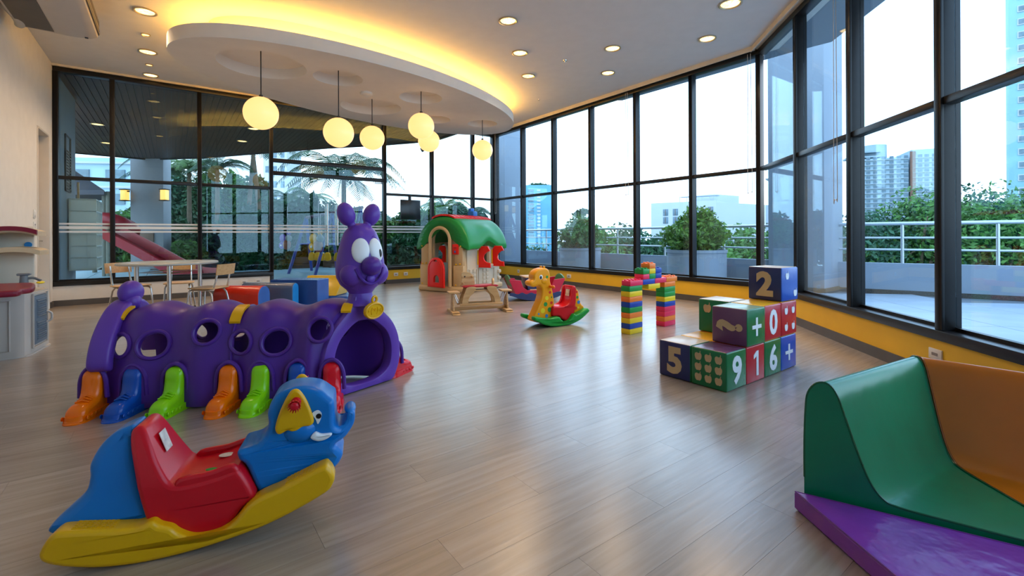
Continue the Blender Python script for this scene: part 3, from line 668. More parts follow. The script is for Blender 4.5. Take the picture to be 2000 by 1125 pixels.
# ================================================================ caterpillar tunnel
PUR = plastic('purple_plastic', (.075, .018, .25), .40); PURL = plastic('bright_purple_plastic', (.115, .04, .36), .38)
FOR = plastic('boot_orange', (.90, .17, .0), .2); FBL = plastic('boot_blue', (.005, .075, .42), .2); FGR = plastic('boot_green', (.25, .68, .005), .2); FRD = plastic('boot_red', (.68, .008, .02), .2)
ca = thing('caterpillar_tunnel', 'purple caterpillar crawl tunnel with a smiling head and coloured boots', 'play tunnel', (-1.745, 3.12, 0), math.radians(5.3))
def hw(t): return .245+.045*math.sin(2*math.pi*t)**2
def hh(t): return .565+.045*math.sin(2*math.pi*t)**2
def arc(t, k, off=0.0):
    """point on the arch; k 0..1 from the near foot over the top to the far foot"""
    ph = math.pi*k; c, s = math.cos(ph), math.sin(ph)
    y = -(hw(t)+off)*math.copysign(abs(c)**.62, c); z = (hh(t)+off)*abs(s)**.80
    return y, z
def section(name, x0, x1, shear=0.0):
    NS, NK = 40, 44; rings = []
    for i in range(NS+1):
        t = i/NS; x = x0+(x1-x0)*t
        outer = [Vector((x, *arc(t, k/NK))) for k in range(NK+1)]
        inner = [Vector((x, *arc(t, 1-k/NK, -.028))) for k in range(NK+1)]
        for v in outer+inner: v.x += shear*t**4*v.y
        rings.append(outer+inner)
    bm = B(); ringsurf(bm, rings); fixn(bm)
    o = obj(name, bm, PUR, ca); o.location = (0, 0, .012)
    return o
HOLES = [(-.68, .375, .064), (-.49, .375, .076), (-.185, .445, .068), (.02, .375, .066), (.235, .375, .076), (.50, .445, .068)]
def far_x(x): return x+(.21 if x in (-.68, .02) else .25 if x in (-.49, .235) else -.48)
secs = [section('body_section', -.76, -.04), section('body_section', -.04, .68, .72)]
sx = [(-.76, -.04), (-.04, .68)]
for o, hs, (x0, x1) in zip(secs, (HOLES[:3], HOLES[3:]), sx):
    cs = []
    for x, z, r in hs:
        for s in (-1, 1):
            xs = x if s < 0 else far_x(x)
            bm = B(); cyl(bm, (xs, s*.06, z), (xs, s*.5, z), r, seg=36); fixn(bm); c = obj('cutter', bm, PUR, ca); cs.append(c)
    boolcut(o, cs)
    for x_, z, r in hs:
        for s in (-1, 1):
            x = x_ if s < 0 else far_x(x_)
            ring = []
            for k in range(36):
                q = 2*math.pi*k/36; xx, zz = x+r*1.06*math.cos(q), z+r*1.06*math.sin(q)
                t = min(1, max(0, (xx-x0)/(x1-x0))); sn = min(1, max(0, (zz-.012)/hh(t)))**(1/.80)
                cs_ = math.sqrt(max(0, 1-sn*sn)); ring.append(Vector((xx, s*(hw(t)*cs_**.62+.002), zz)))
            bm = B(); tube(bm, ring, .012, 8, True); obj('hole_rim', bm, PUR, o)
# seams
for x in (-.04,):
    bm = B(); tube(bm, [Vector((x, *arc(0, k/40, .002)))+Vector((0, 0, .012)) for k in range(41)], .009, 8); obj('seam', bm, PUR, ca)
# boots
def boot(x, s, m, turn=0.0, y=.262):
    e = bpy.data.objects.new('boot', None)
    prof = cat([(.045, .0), (.05, .12), (.048, .21), (.025, .25), (-.01, .255), (-.04, .225), (-.05, .16), (-.065, .115), (-.10, .098), (-.145, .092), (-.18, .07), (-.192, .035), (-.192, .0)], 4)
    bm = B(); puff(bm, prof, -.053, .053, .036, 5)
    sole = cat([(.06, -.06), (.06, .06), (-.08, .066), (-.17, .058), (-.212, .028), (-.212, -.028), (-.17, -.058), (-.08, -.066)], 5)
    for v in bm.verts: v.co.z = max(v.co.z, .002)
    b = obj('boot', bm, m, ca); b.location = (x, s*y, 0)
    b.rotation_euler = (0, 0, (math.pi/2 if s < 0 else -math.pi/2)+turn)
    bm = B(); pz = [Vector((p[0], p[1])) for p in sole]
    ringsurf(bm, [[Vector((p.x*k, p.y*k, z)) for p in pz] for k, z in ((1.0, .0), (1.0, .006), (.95, .012), (.94, .04))]); fixn(bm)
    so = obj('sole', bm, m, b)
    for k in range(7):
        q = -.17+.036*k
        for yy in (-.062, .062):
            bm = B(); ellip(bm, (q, yy, .026), (.013, .004, .012), 10, 6); obj('tread', bm, m, b)
    for k in range(3):
        bm = B(); tube(bm, [(-.07-.02*k, -.035, .104-.004*k), (-.07-.02*k, 0, .122-.007*k), (-.07-.02*k, .035, .104-.004*k)], .005, 6); obj('lace', bm, m, b)
    # raised arch on the body above the boot
    bm = B(); tube(bm, [Vector((x+.073*math.cos(q), s*(y+.008), .16+.115*math.sin(q))) for q in [math.pi*i/16 for i in range(17)]], .013, 8)
    tube(bm, [(x+.073, s*(y+.008), .16), (x+.076, s*(y+.006), .09)], .013, 8); tube(bm, [(x-.073, s*(y+.008), .16), (x-.076, s*(y+.006), .09)], .013, 8)
    ar = obj('boot_arch', bm, PUR, ca); ar['kind'] = 'stuff'
for s in (-1, 1):
    for x, m in ((-.585, FBL), (-.345, FGR), (-.035, FOR), (.155, FGR), (.375, FBL)): boot(x, s, m)
    if s < 0: boot(-.80, s, FOR, turn=-.15*s, y=.275)
# end panels
def panel(name, x, outer, inner, th, turn, mat):
    n = len(outer); rings = []
    cs = [(.10, -.5), (0, -.34), (0, .34), (.10, .5), (.9, .5), (1, .34), (1, -.34), (.9, -.5)]
    cs = [(0.06, -.46), (0, -.3), (0, .3), (.06, .46), (.14, .5), (.86, .5), (.94, .46), (1, .3), (1, -.3), (.94, -.46), (.86, -.5), (.14, -.5)]
    for o, i in zip(outer, inner):
        o, i = Vector(o), Vector(i)
        rings.append([Vector((d*th, *(o.lerp(i, q)))) for q, d in cs])
    bm = B(); ringsurf(bm, rings, loop=True); fixn(bm)
    p = obj(name, bm, mat, ca); p.location = (x, 0, 0); p.rotation_euler = (0, 0, turn)
    return p
OUT = cat([(-.24, .0), (-.30, .10), (-.318, .20), (-.298, .33), (-.24, .44), (-.15, .53), (-.085, .60), (-.06, .66), (.06, .66), (.085, .60), (.15, .53), (.24, .44), (.298, .33), (.318, .20), (.30, .10), (.24, .0), (.12, -.0), (-.12, -.0)], 4)
INN = cat([(-.15, .075), (-.21, .12), (-.23, .20), (-.222, .29), (-.185, .37), (-.115, .435), (-.06, .465), (-.03, .472), (.03, .472), (.06, .465), (.115, .435), (.185, .37), (.222, .29), (.23, .20), (.21, .12), (.15, .075), (.07, .05), (-.07, .05)], 4)
OUT = [Vector((p.x, max(p.y, .004), 0)).to_2d() for p in OUT]
front = panel('front_panel', .70, OUT, INN, .09, math.radians(-40), PURL)
ROUT = cat([(-.27, .24), (-.325, .27), (-.315, .36), (-.27, .46), (-.19, .56), (-.10, .625), (0, .645), (.10, .625), (.19, .56), (.27, .46), (.315, .36), (.325, .27), (.27, .24), (.255, .30), (.24, .36), (.20, .44), (.13, .51), (.06, .545), (0, .552), (-.06, .545), (-.13, .51), (-.20, .44), (-.24, .36), (-.255, .30)], 4)
bm = B(); puff(bm, [(p.x, p.y) for p in ROUT], -.06, .06, .022, 4); rear = obj('tail_panel', bm, PURL, ca); rear.location = (-.80, 0, 0); rear.rotation_euler = (0, 0, math.pi/2+math.radians(8))
bm = B(); ellip(bm, (-.78, -.0, .685), (.062, .085, .078), 24, 16); ellip(bm, (-.76, -.02, .625), (.05, .05, .06)); tb = obj('tail_ball', bm, PURL, ca); tb['kind'] = 'stuff'
# the red boots of the front panel
for s, t in ((-1, .25), (1, -.55)):
    boot(.705+(.16 if s > 0 else -.12), s, FRD, turn=t, y=.27)
# neck and head
hd = bpy.data.objects.new('head_turn', None)
bm = B(); lathe(bm, [(.115, .58), (.085, .62), (.078, .66), (.095, .685), (.135, .72), (.160, .77), (.166, .82), (.160, .88), (.148, .95), (.130, 1.02), (.106, 1.08), (.07, 1.12), (.03, 1.138), (.0, 1.14)], 40, (0, 0, 0), .92, 1.0); fixn(bm)
head = obj('head', bm, PURL, ca); head.location = (.70, .0, 0); head.rotation_euler = (0, 0, math.radians(-52))
def hp(name, bm, m): return obj(name, bm, m, head)
for s in (-1, 1):
    bm = B(); ellip(bm, (.118, s*.054, .955), (.028, .058, .085), 24, 14, Matrix.Rotation(s*.38, 3, 'Z') @ Matrix.Rotation(-.22, 3, 'Y')); hp('eye', bm, WHITE)
    bm = B(); ellip(bm, (.139, .075, .932) if s > 0 else (.147, -.038, .935), (.009, .015, .030) if s > 0 else (.004, .006, .008), 16, 10, Matrix.Rotation(s*.32, 3, 'Z')); hp('pupil', bm, BLACK)
    bm = B(); ellip(bm, (.062, s*.085, .795), (.085, .082, .085), 20, 12); hp('cheek', bm, PURL)
    bm = B(); ellip(bm, (-.02, s*.092, 1.20), (.062, .058, .082), 24, 16, Matrix.Rotation(-s*.3, 3, 'X')); tube(bm, [(-.01, s*.04, 1.09), (-.015, s*.062, 1.14), (-.02, s*.08, 1.17)], [.036, .028, .026], 12); an = hp('feeler', bm, PURL); an['kind'] = 'stuff'
bm = B(); ellip(bm, (.165, 0, .852), (.066, .068, .064), 24, 16); hp('nose', bm, PUR)
bm = B(); tube(bm, cat([(.135, -.098, .835), (.152, -.08, .79), (.160, -.045, .748), (.163, 0, .732), (.160, .045, .748), (.152, .08, .79), (.135, .098, .835)], 5, False), .010, 8); hp('smile', bm, PUR)
bm = B(); ellip(bm, (.150, 0, .765), (.022, .032, .032), 16, 10); hp('tongue', bm, PURL)
bm = B(); tube(bm, cat([(.085, -.08, 1.02), (.1, -.05, 1.045), (.108, -.012, 1.022), (.108, .012, 1.022), (.1, .05, 1.045), (.085, .08, 1.02)], 4, False), .008, 8); hp('brow', bm, PURL)
# medallion on the front panel
bm = B(); puff(bm, [(.078*math.cos(2*math.pi*i/40), .56+.058*math.sin(2*math.pi*i/40)) for i in range(40)], -.012, .012, .008, 3); md = obj('medallion', bm, YEL, front)
md.location = (.058, 0, -.005); md.rotation_euler = (math.radians(8), 0, math.pi/2)
bm = B(); tube(bm, [Vector((.070*math.cos(2*math.pi*i/36), -.013, .56+.051*math.sin(2*math.pi*i/36))) for i in range(36)], .006, 6, True); obj('medallion_rim', bm, YEL, md)
bm = B(); tube(bm, [Vector((.017*math.cos(2*math.pi*i/20), 0, .634+.022*math.sin(2*math.pi*i/20))) for i in range(20)], .009, 8, True); obj('medallion_loop', bm, YEL, md)
for k, pts in enumerate(([(-.02, .585), (-.027, .56), (-.02, .535)], [(.02, .585), (.027, .56), (.02, .535)], [(-.008, .575), (0, .56), (.008, .575)], [(-.052, .57), (-.045, .56), (-.052, .55)], [(.052, .57), (.045, .56), (.052, .55)])):
    bm = B(); tube(bm, [(u, -.0135, z) for u, z in pts], .0035, 6); obj('embossed_mark', bm, YEL, md)
# yellow clips
for x, t, ks in ((-.04, 0.0, (.30, .48)), (-.735, .08, (.33, .46)), (.64, .95, (.36, .46))):
    pts = [Vector((0, *arc(t, ks[0]+(ks[1]-ks[0])*i/8, .010))) for i in range(9)]
    bm = B(); ringsurf(bm, [[Vector((x-.032, p.y, p.z+.012)), Vector((x+.032, p.y, p.z+.012)), Vector((x+.032, p.y*1.03, p.z+.026)), Vector((x-.032, p.y*1.03, p.z+.026))] for p in pts]); fixn(bm); obj('clip', bm, YEL, ca)
bpy.data.objects.remove(hd)
# ================================================================ playhouse
BEI = plastic('beige_plastic', (.60, .42, .22), .5); BEIL = plastic('pale_stone_plastic', (.62, .55, .42), .5); RGR = plastic('roof_green_plastic', (.01, .25, .05), .35)
SRED = plastic('bright_red_plastic', (.80, .015, .008), .35); BLU2 = plastic('chimney_blue', (.02, .18, .6), .4); HDARK = M('dark_inside', (.08, .06, .05), .9)
hs = thing('playhouse', 'plastic toy playhouse with green wavy roof, red half door and red shutters', 'playhouse', (-1.30, 8.68, 0), math.radians(-31))
# local x along the front, y into the depth
HW, HD, HZ = .52, 1.18, .98
def archpoly(x, w_, z0, z1, n=14):
    pts = [(x-w_, z0), (x+w_, z0), (x+w_, z1-w_)]
    pts += [(x+w_*math.cos(math.pi*i/n), z1-w_+w_*math.sin(math.pi*i/n)) for i in range(1, n)]
    return pts+[(x-w_, z1-w_)]
def wallslab(name, poly, th, cuts, mat, loc, rz):
    bm = B(); puff(bm, poly, 0, th, .012, 2); o = obj(name, bm, mat, hs); o.location = loc; o.rotation_euler = (0, 0, rz)
    cs = []
    for c in cuts:
        bm = B(); puff(bm, c, -.1, th+.1, 0); k = obj('cutter', bm, mat, hs); k.location = loc; k.rotation_euler = (0, 0, rz); cs.append(k)
    if cs: boolcut(o, cs)
    return o
fpoly = [(-HW, .02), (HW, .02), (HW-.02, .5), (HW-.05, .86), (.40, 1.02), (.29, 1.17), (.12, 1.27), (-.12, 1.27), (-.29, 1.17), (-.40, 1.02), (-HW+.05, .86), (-HW+.02, .5)]
DX, DW = -.03, .225
fw = wallslab('front_wall', fpoly, .07, [archpoly(DX, DW, .10, 1.19)], BEI, (0, 0, 0), 0)
bw = wallslab('back_wall', fpoly, .06, [archpoly(0, .14, .45, .85)], BEIL, (0, HD-.06, 0), 0)
spoly = [(0, .02), (HD-.14, .02), (HD-.14, .92), (0, .92)]
wr = wallslab('side_wall', spoly, .06, [archpoly(.56, .16, .50, .90)], BEIL, (HW-.005, .07, 0), math.pi/2)
wl = wallslab('side_wall', spoly, .06, [archpoly(.50, .16, .50, .90)], BEIL, (-HW+.065, .07, 0), math.pi/2)
# door surround, corner pilasters, base ledge
bm = B(); tube(bm, [(DX-DW-.012, -.055, .1)]+[(DX+(DW+.012)*math.cos(math.pi-math.pi*i/20), -.055, .965+(DW+.012)*math.sin(math.pi*i/20)) for i in range(21)]+[(DX+DW+.012, -.055, .1)], .034, 8); obj('door_surround', bm, BEI, hs)
for x in (-HW+.10, HW-.13):
    bm = B(); box(bm, (x, -.01, .70), (.19, .05, .42), .012); obj('pilaster', bm, BEI, hs)
    bm = B(); box(bm, (x, -.018, .30), (.23, .06, .40), .016); box(bm, (x, -.04, .28), (.15, .02, .27), .008); obj('pilaster_base', bm, BEI, hs)
    for dz, dxx in ((.52, -.05), (.53, .04), (.86, .06 if x > 0 else -.06), (.14, -.06)):
        bm = B(); ellip(bm, (x+dxx, -.045, dz), (.017, .012, .017), 12, 8); obj('knob', bm, YEL, hs)
bm = B(); box(bm, (0, HD/2-.02, .055), (2*HW+.10, HD+.10, .11), .035, 3); obj('base_ledge', bm, BEI, hs)
# stone relief blocks on the right side wall
for i in range(4):
    for j in range(4):
        bm = B(); box(bm, (HW+.006, .17+.105*i+(.22 if i > 1 else 0)*1.0, .16+.075*j), (.014, .085, .058), .006); obj('stone_block', bm, BEIL, hs)
for y0, y1 in ((.10, .36), (.42, .95)):
    bm = B()
    for (ya, za, yb, zb) in ((y0, .11, y1, .11), (y1, .11, y1, .42), (y1, .42, y0, .42), (y0, .42, y0, .11)): tube(bm, [(HW+.004, ya, za), (HW+.004, yb, zb)], .009, 6)
    o = obj('relief_frame', bm, BEIL, hs); o['kind'] = 'stuff'
for z in (.2, .33, .48):
    bm = B(); box(bm, (HW+.01, HD-.05, z), (.05, .1, .07), .02); obj('corner_stone', bm, BEIL, hs)
bm = B(); box(bm, (HW+.03, .63, .475), (.09, .42, .05), .02); obj('window_sill', bm, BEIL, hs)
# shutters: crescent cut panels standing open
def shutter(loc, rz, flip=1):
    pts = [(0, 0), (.17*flip, .0), (.165*flip, .09), (.12*flip, .10)]+[((.10+.0*i)*flip-.03*flip*math.sin(math.pi*i/6), .10+.03*i) for i in range(1, 6)]+[(.13*flip, .30), (.165*flip, .31), (.13*flip, .40), (.03*flip, .40), (0, .34)]
    bm = B(); puff(bm, pts, -.018, .018, .008, 2); o = obj('shutter', bm, SRED, hs); o.location = loc; o.rotation_euler = (0, 0, rz)
    bm = B(); cyl(bm, (-.012*flip, 0, .05), (-.012*flip, 0, .33), .018); h = obj('shutter_hinge', bm, YEL, o)
shutter((HW+.05, .36, .45), math.radians(4), 1.5); shutter((HW+.05, .84, .45), math.radians(4), 1.5)
shutter((-HW-.045, .30, .45), math.radians(190), 1.3); shutter((-HW-.045, .78, .45), math.radians(200))
shutter((-.15, HD+.02, .47), math.radians(70)); 
# roof
bm = B(); NU, NV = 40, 26; RX = .66; outer = []
def roofp(u, v, k=0.0):
    x = RX*u; a = abs(u)
    z = .86+.57*max(0, 1-a**2.3)**.72-k
    if a > .86: z -= .08*((a-.86)/.14)**1.5
    sc_ = math.sin(math.pi*max(0, min(1, (v-.25)/.55)))**2 if .25 < v < .80 else 0
    z += .17*sc_*max(0, (a-.6)/.4)**1.2                    # eaves sweep up over the side windows
    y = -.07+(HD+.19)*v
    e = min(v, 1-v)
    z -= .05*max(0, 1-e/.12)**2
    x2 = x*(1-.05*sc_*max(0, (a-.6)/.4))
    return Vector((x2, y, z))
g0 = [[roofp(-1+2*i/NU, j/NV) for i in range(NU+1)] for j in range(NV+1)]
g1 = [[Vector((p.x*.76, p.y*.98+.01, max(p.z-.12, .81))) for p in r] for r in g0]
ringsurf(bm, [r+list(reversed(s)) for r, s in zip(g0, g1)]); fixn(bm)
roof = obj('roof', bm, RGR, hs); sd = roof.modifiers.new('round', 'SUBSURF'); sd.levels = 1; sd.render_levels = 1
for i in range(9):
    y = .02+.135*i
    bm = B(); outl = [(-.17, .012), (0, .035), (.17, .012), (.14, .0), (0, .018), (-.14, .0)]
    rr = []
    for k in range(9):
        u = -.27+.54*k/8; p = roofp(u/RX, .5); s_ = .5*(1-abs(u)/.27)
        rr.append([Vector((u, y-.02-.05*s_, p.z-.004)), Vector((u, y+.13, p.z-.004)), Vector((u, y+.13, p.z+.018)), Vector((u, y-.02-.05*s_, p.z+.03))])
    ringsurf(bm, rr); fixn(bm); obj('ridge_tile', bm, SRED, hs)
bm = B(); box(bm, (-.0, .95, 1.49), (.15, .15, .12), .02); box(bm, (-.03, .95, 1.58), (.07, .13, .07), .015); ch = obj('chimney', bm, BLU2, hs); ch['kind'] = 'stuff'
# half door, standing ajar
bm = B(); puff(bm, archpoly(.225, .225, 0, .56), -.022, .022, .012, 3); dr = obj('half_door', bm, SRED, hs)
bm = B(); puff(bm, archpoly(.245, .075, .09, .23), -.1, .1, 0); c1 = obj('cutter', bm, SRED, hs)
bm = B(); puff(bm, archpoly(.225, .045, .485, .53)[0:], -.1, .1, 0); c2 = obj('cutter', bm, SRED, hs)
boolcut(dr, [c1, c2]); dr.location = (DX-DW-.06, -.06, .085); dr.rotation_euler = (0, 0, math.radians(-8))
bm = B(); tube(bm, [(p[0], -.022, p[1]) for p in archpoly(.225, .185, .03, .52)], .008, 6, True); obj('door_moulding', bm, SRED, dr)
for z in (.16, .48):
    bm = B(); cyl(bm, (DX-DW-.045, -.03, z), (DX-DW-.045, -.03, z+.06), .022); obj('hinge', bm, YEL, hs)
bm = B(); box(bm, (.33, -.045, .80), (.14, .03, .19), .012); mb = obj('letter_box', bm, SRED, hs)
bm = B(); box(bm, (.33, -.062, .755), (.03, .006, .04), .002); obj('blue_mark', bm, BLU2, mb)
bm = B(); box(bm, (.33, -.062, .83), (.07, .006, .012), .002); obj('slot', bm, M('dark_red_slot', (.3, .0, .0), .5), mb)
# ================================================================ wooden rocking horse
WOOD = woodmat('honey_pine', (.46, .27, .10), (.62, .42, .20)); SEATR = M('dark_red_paint', (.42, .01, .02), .35)
rh = thing('rocking_horse', 'wooden glider rocking horse with a red seat on a pine stand', 'rocking toy', (-.45, 6.38, 0), math.radians(19))
def rp(name, bm, m=WOOD, parent=None): return obj(name, bm, m, parent or rh)
for x in (-.37, .37):
    bm = B(); puff(bm, cat([(-.19, 0), (-.19, .02), (-.17, .035), (.17, .035), (.19, .02), (.19, 0)], 3), -.05, .05, .006, 2)
    o = rp('foot', bm); o.location = (x, 0, 0); o.rotation_euler = (0, 0, math.pi/2)
    bm = B(); puff(bm, [(-.09, .03), (.09, .03), (.05, .27), (-.05, .27)], -.012, .012, .003, 2); o = rp('end_post', bm); o.location = (x*1.03, 0, 0); o.rotation_euler = (0, 0, math.pi/2)
    bm = B(); box(bm, (x*1.0, 0, .282), (.15, .17, .022), .005); rp('top_ledge', bm)
    for y in (-.065, .065):
        bm = B(); tube(bm, [(x*.97, y, .265), (x*.80, y, .12)], .005, 6); rp('swing_rod', bm, M_CHROME)
bm = B(); box(bm, (0, -.0, .055), (.72, .05, .04), .006); rp('floor_beam', bm)
for y in (-.1, .1):
    bm = B(); box(bm, (0, y, .115), (.60, .022, .035), .005); rp('runner', bm)
for x, y in ((-1, -1), (-1, 1), (1, -1), (1, 1)):
    pts = cat([(-.06, .35), (.055, .35), (.03, .28), (-.03, .22), (-.055, .13), (-.05, .10), (-.13, .10), (-.135, .16), (-.115, .24), (-.09, .30)], 4)
    bm = B(); puff(bm, [(p[0]*(1 if x < 0 else -1), p[1]) for p in pts], -.011, .011, .004, 2); o = rp('leg', bm); o.location = (x*.135, y*.085, 0)
bm = B(); box(bm, (.0, 0, .30), (.3, .15, .02), .004); rp('cross_board', bm)
bm = B(); puff(bm, cat([(-.23, .345), (-.23, .372), (.0, .372), (.22, .372), (.22, .345), (0, .345)], 3), -.09, .09, .008, 2); rp('saddle', bm, SEATR)
hp_ = cat([(-.15, .36), (-.25, .36), (-.265, .40), (-.255, .46), (-.262, .52), (-.245, .555), (-.19, .555), (-.13, .535), (-.09, .49), (-.075, .43), (-.08, .37)], 4)
bm = B(); puff(bm, hp_, -.014, .014, .005, 2); hh_ = rp('head_board', bm)
bm = B(); cyl(bm, (-.115, -.1, .49), (-.115, .1, .49), .011); rp('handle', bm)
bm = B(); cyl(bm, (-.235, -.05, .40), (-.235, .05, .40), .01); rp('foot_peg', bm)
bm = B(); cyl(bm, (-.215, -.016, .49), (-.215, .016, .49), .011); obj('eye', bm, BLACK, hh_)
bm = B(); puff(bm, [(.075*math.cos(math.pi*i/16), .372+.085*math.sin(math.pi*i/16)) for i in range(17)], -.012, .012, .004, 2); o = rp('backrest', bm); o.location = (.19, 0, 0); o.rotation_euler = (0, 0, math.radians(78))
# ================================================================ rocking boat
BRED = M('crimson_paint', (.50, .008, .05), .35); BNAV = M('navy_paint', (.015, .035, .14), .35); BGRN = M('leaf_green_paint', (.035, .17, .035), .4); BPINE = woodmat('pale_pine', (.55, .38, .2), (.72, .55, .34))
bo = thing('rocking_boat', 'red and navy wooden rocking boat with green ends and a small table', 'rocking toy', (.36, 7.62, 0), math.radians(14))
wave = [(-.47, .10), (-.45, .14), (-.40, .135), (-.33, .115), (-.26, .14), (-.19, .11), (-.11, .135), (-.04, .11), (.04, .135), (.11, .11), (.19, .14), (.26, .115), (.33, .135), (.40, .135), (.45, .14), (.47, .10), (.42, .085), (.30, .04), (.15, .010), (0, .0), (-.15, .010), (-.30, .04), (-.42, .085)]
side = [(-.36, .10), (-.47, .34), (-.46, .35), (-.28, .33), (-.24, .22), (-.17, .17), (.17, .17), (.24, .22), (.28, .33), (.46, .35), (.47, .34), (.36, .10)]
for y in (-.20, .20):
    bm = B(); puff(bm, cat(wave, 3), -.012, .012, .004, 2); o = obj('rocker_wave', bm, BNAV, bo); o.location = (0, y*1.08, 0)
    bm = B(); puff(bm, side, -.012, .012, .004, 2); o = obj('hull_side', bm, BRED, bo); o.location = (0, y*.98, 0)
for s in (-1, 1):
    bm = B(); ringsurf(bm, [[Vector((s*(.355+.11*t), y*.185, .10+.26*t+(.05*(1-y*y) if t == 1 else 0))) for y in [-1+.25*i for i in range(9)]]+[Vector((s*(.335+.11*t), y*.185, .10+.26*t+(.05*(1-y*y) if t == 1 else 0))) for y in [1-.25*i for i in range(9)]] for t in (0, .5)]); fixn(bm); obj('end_board', bm, BRED, bo)
    bm = B(); ringsurf(bm, [[Vector((s*(.355+.11*t), y*.185, .10+.26*t+(.05*(1-y*y) if t == 1 else 0))) for y in [-1+.25*i for i in range(9)]]+[Vector((s*(.335+.11*t), y*.185, .10+.26*t+(.05*(1-y*y) if t == 1 else 0))) for y in [1-.25*i for i in range(9)]] for t in (.5, 1)]); fixn(bm); obj('end_board', bm, BGRN, bo)
    bm = B(); box(bm, (s*.30, 0, .17), (.16, .37, .02), .004); obj('bench', bm, BRED, bo)
bm = B(); box(bm, (0, 0, .10), (.70, .38, .018), .003); obj('deck', bm, BPINE, bo)
bm = B(); puff(bm, [(-.10, .11), (.10, .11), (.15, .36), (-.15, .36)], -.15, .15, .008, 2); tb_ = obj('table_box', bm, BNAV, bo)
tb_.location = (-.02, .05, 0)
bm = B(); box(bm, (-.02, .05, .372), (.34, .36, .022), .008); obj('table_top', bm, BPINE, bo)
bm = B(); box(bm, (-.04, -.105, .14), (.12, .02, .07), .003); obj('step', bm, BPINE, bo)
# ================================================================ brick arch
BC = {'y': plastic('brick_yellow', (.84, .62, .02), .35), 'b': plastic('brick_blue', (.008, .06, .40), .35), 'o': plastic('brick_orange', (.88, .22, .03), .35), 'g': plastic('brick_green', (.01, .30, .06), .35), 'p': plastic('brick_pink', (.80, .03, .11), .35)}
BN = {'y': 'yellow', 'b': 'blue', 'o': 'orange', 'g': 'green', 'p': 'pink'}
bh, bl, bw_ = .0565, .225, .116
bmesh_cache = {}
def brickmesh(n, studs):
    key = (n, studs)
    if key in bmesh_cache: return bmesh_cache[key]
    ln = bl if n == 4 else bw_
    bm = B(); box(bm, (ln/2, bw_/2, bh/2), (ln-.001, bw_-.001, bh-.001), .004, 2)
    bm2 = B()
    for i in range(n):
        for j in range(2): cyl(bm2, (ln*(i+.5)/n, bw_*(j+.5)/2, bh-.002), (ln*(i+.5)/n, bw_*(j+.5)/2, bh+.012), .0165, .0155, 14)
    o = obj('t', bm, BC['y']); o2 = obj('t', bm2, BC['y']); r = (o.data, o2.data)
    bpy.data.objects.remove(o); bpy.data.objects.remove(o2)
    bmesh_cache[key] = r
    return r
BA = math.radians(39.5); P0 = Vector((1.235, 4.84, 0)); bd = Vector((math.cos(BA), math.sin(BA), 0)); bn = Vector((-math.sin(BA), math.cos(BA), 0))
def brick(s, level, c, label, n=4, across=0.0, studs=False):
    p = P0+bd*s+bn*across+Vector((0, 0, level*bh))
    m0, m1 = brickmesh(n, studs)
    t = thing('toy_brick', label, 'toy brick', p, BA, 'bricks of the toy arch')
    a, b = m0.copy(), None
    a.materials.clear(); a.materials.append(BC[c]); o = bpy.data.objects.new('brick_body', a); C.objects.link(o); o.parent = t
    if studs:
        b = m1.copy(); b.materials.clear(); b.materials.append(BC[c]); o = bpy.data.objects.new('studs', b); C.objects.link(o); o.parent = t; o['kind'] = 'stuff'
ordn = ['bottom', 'second', 'third', 'fourth', 'fifth', 'sixth', 'seventh', 'eighth', 'ninth']
for k, c in enumerate('ybyogboyg'): brick(0, k, c, '%s toy brick, %s from the floor in the arch pillar with the yellow base' % (BN[c], ordn[k]) if k else 'yellow toy brick at the bottom of its arch pillar', studs=False)
for k, c in enumerate('poppbyggo'): brick(.652, k, c, '%s toy brick, %s from the floor in the arch pillar with the pink base' % (BN[c], ordn[k]) if k else 'pink toy brick at the bottom of its arch pillar')
brick(.012, 9, 'p', 'pink toy brick with bare studs on top of the pillar with the yellow base', studs=True)
brick(.239, 9, 'b', 'blue toy brick bridging out from the pillar with the yellow base')
brick(.466, 9, 'p', 'pink toy brick bridging over to the pillar with the pink base')
brick(.693, 9, 'o', 'orange toy brick with bare studs on top of the pillar with the pink base', studs=True)
brick(.3385, 8, 'y', 'yellow toy brick hanging under the middle of the arch bridge')
for lv, cols, nm in ((10, 'pgb', 'lower'), (11, 'gyb', 'upper')):
    for i, c in enumerate(cols): brick(.242+.118*i, lv, c, '%s short brick in the %s row on the arch bridge' % (BN[c], nm), n=2, studs=(lv == 11 and c != 'y'))
brick(.36, 12, 'o', 'orange short brick with studs crowning the arch', n=2, studs=True)

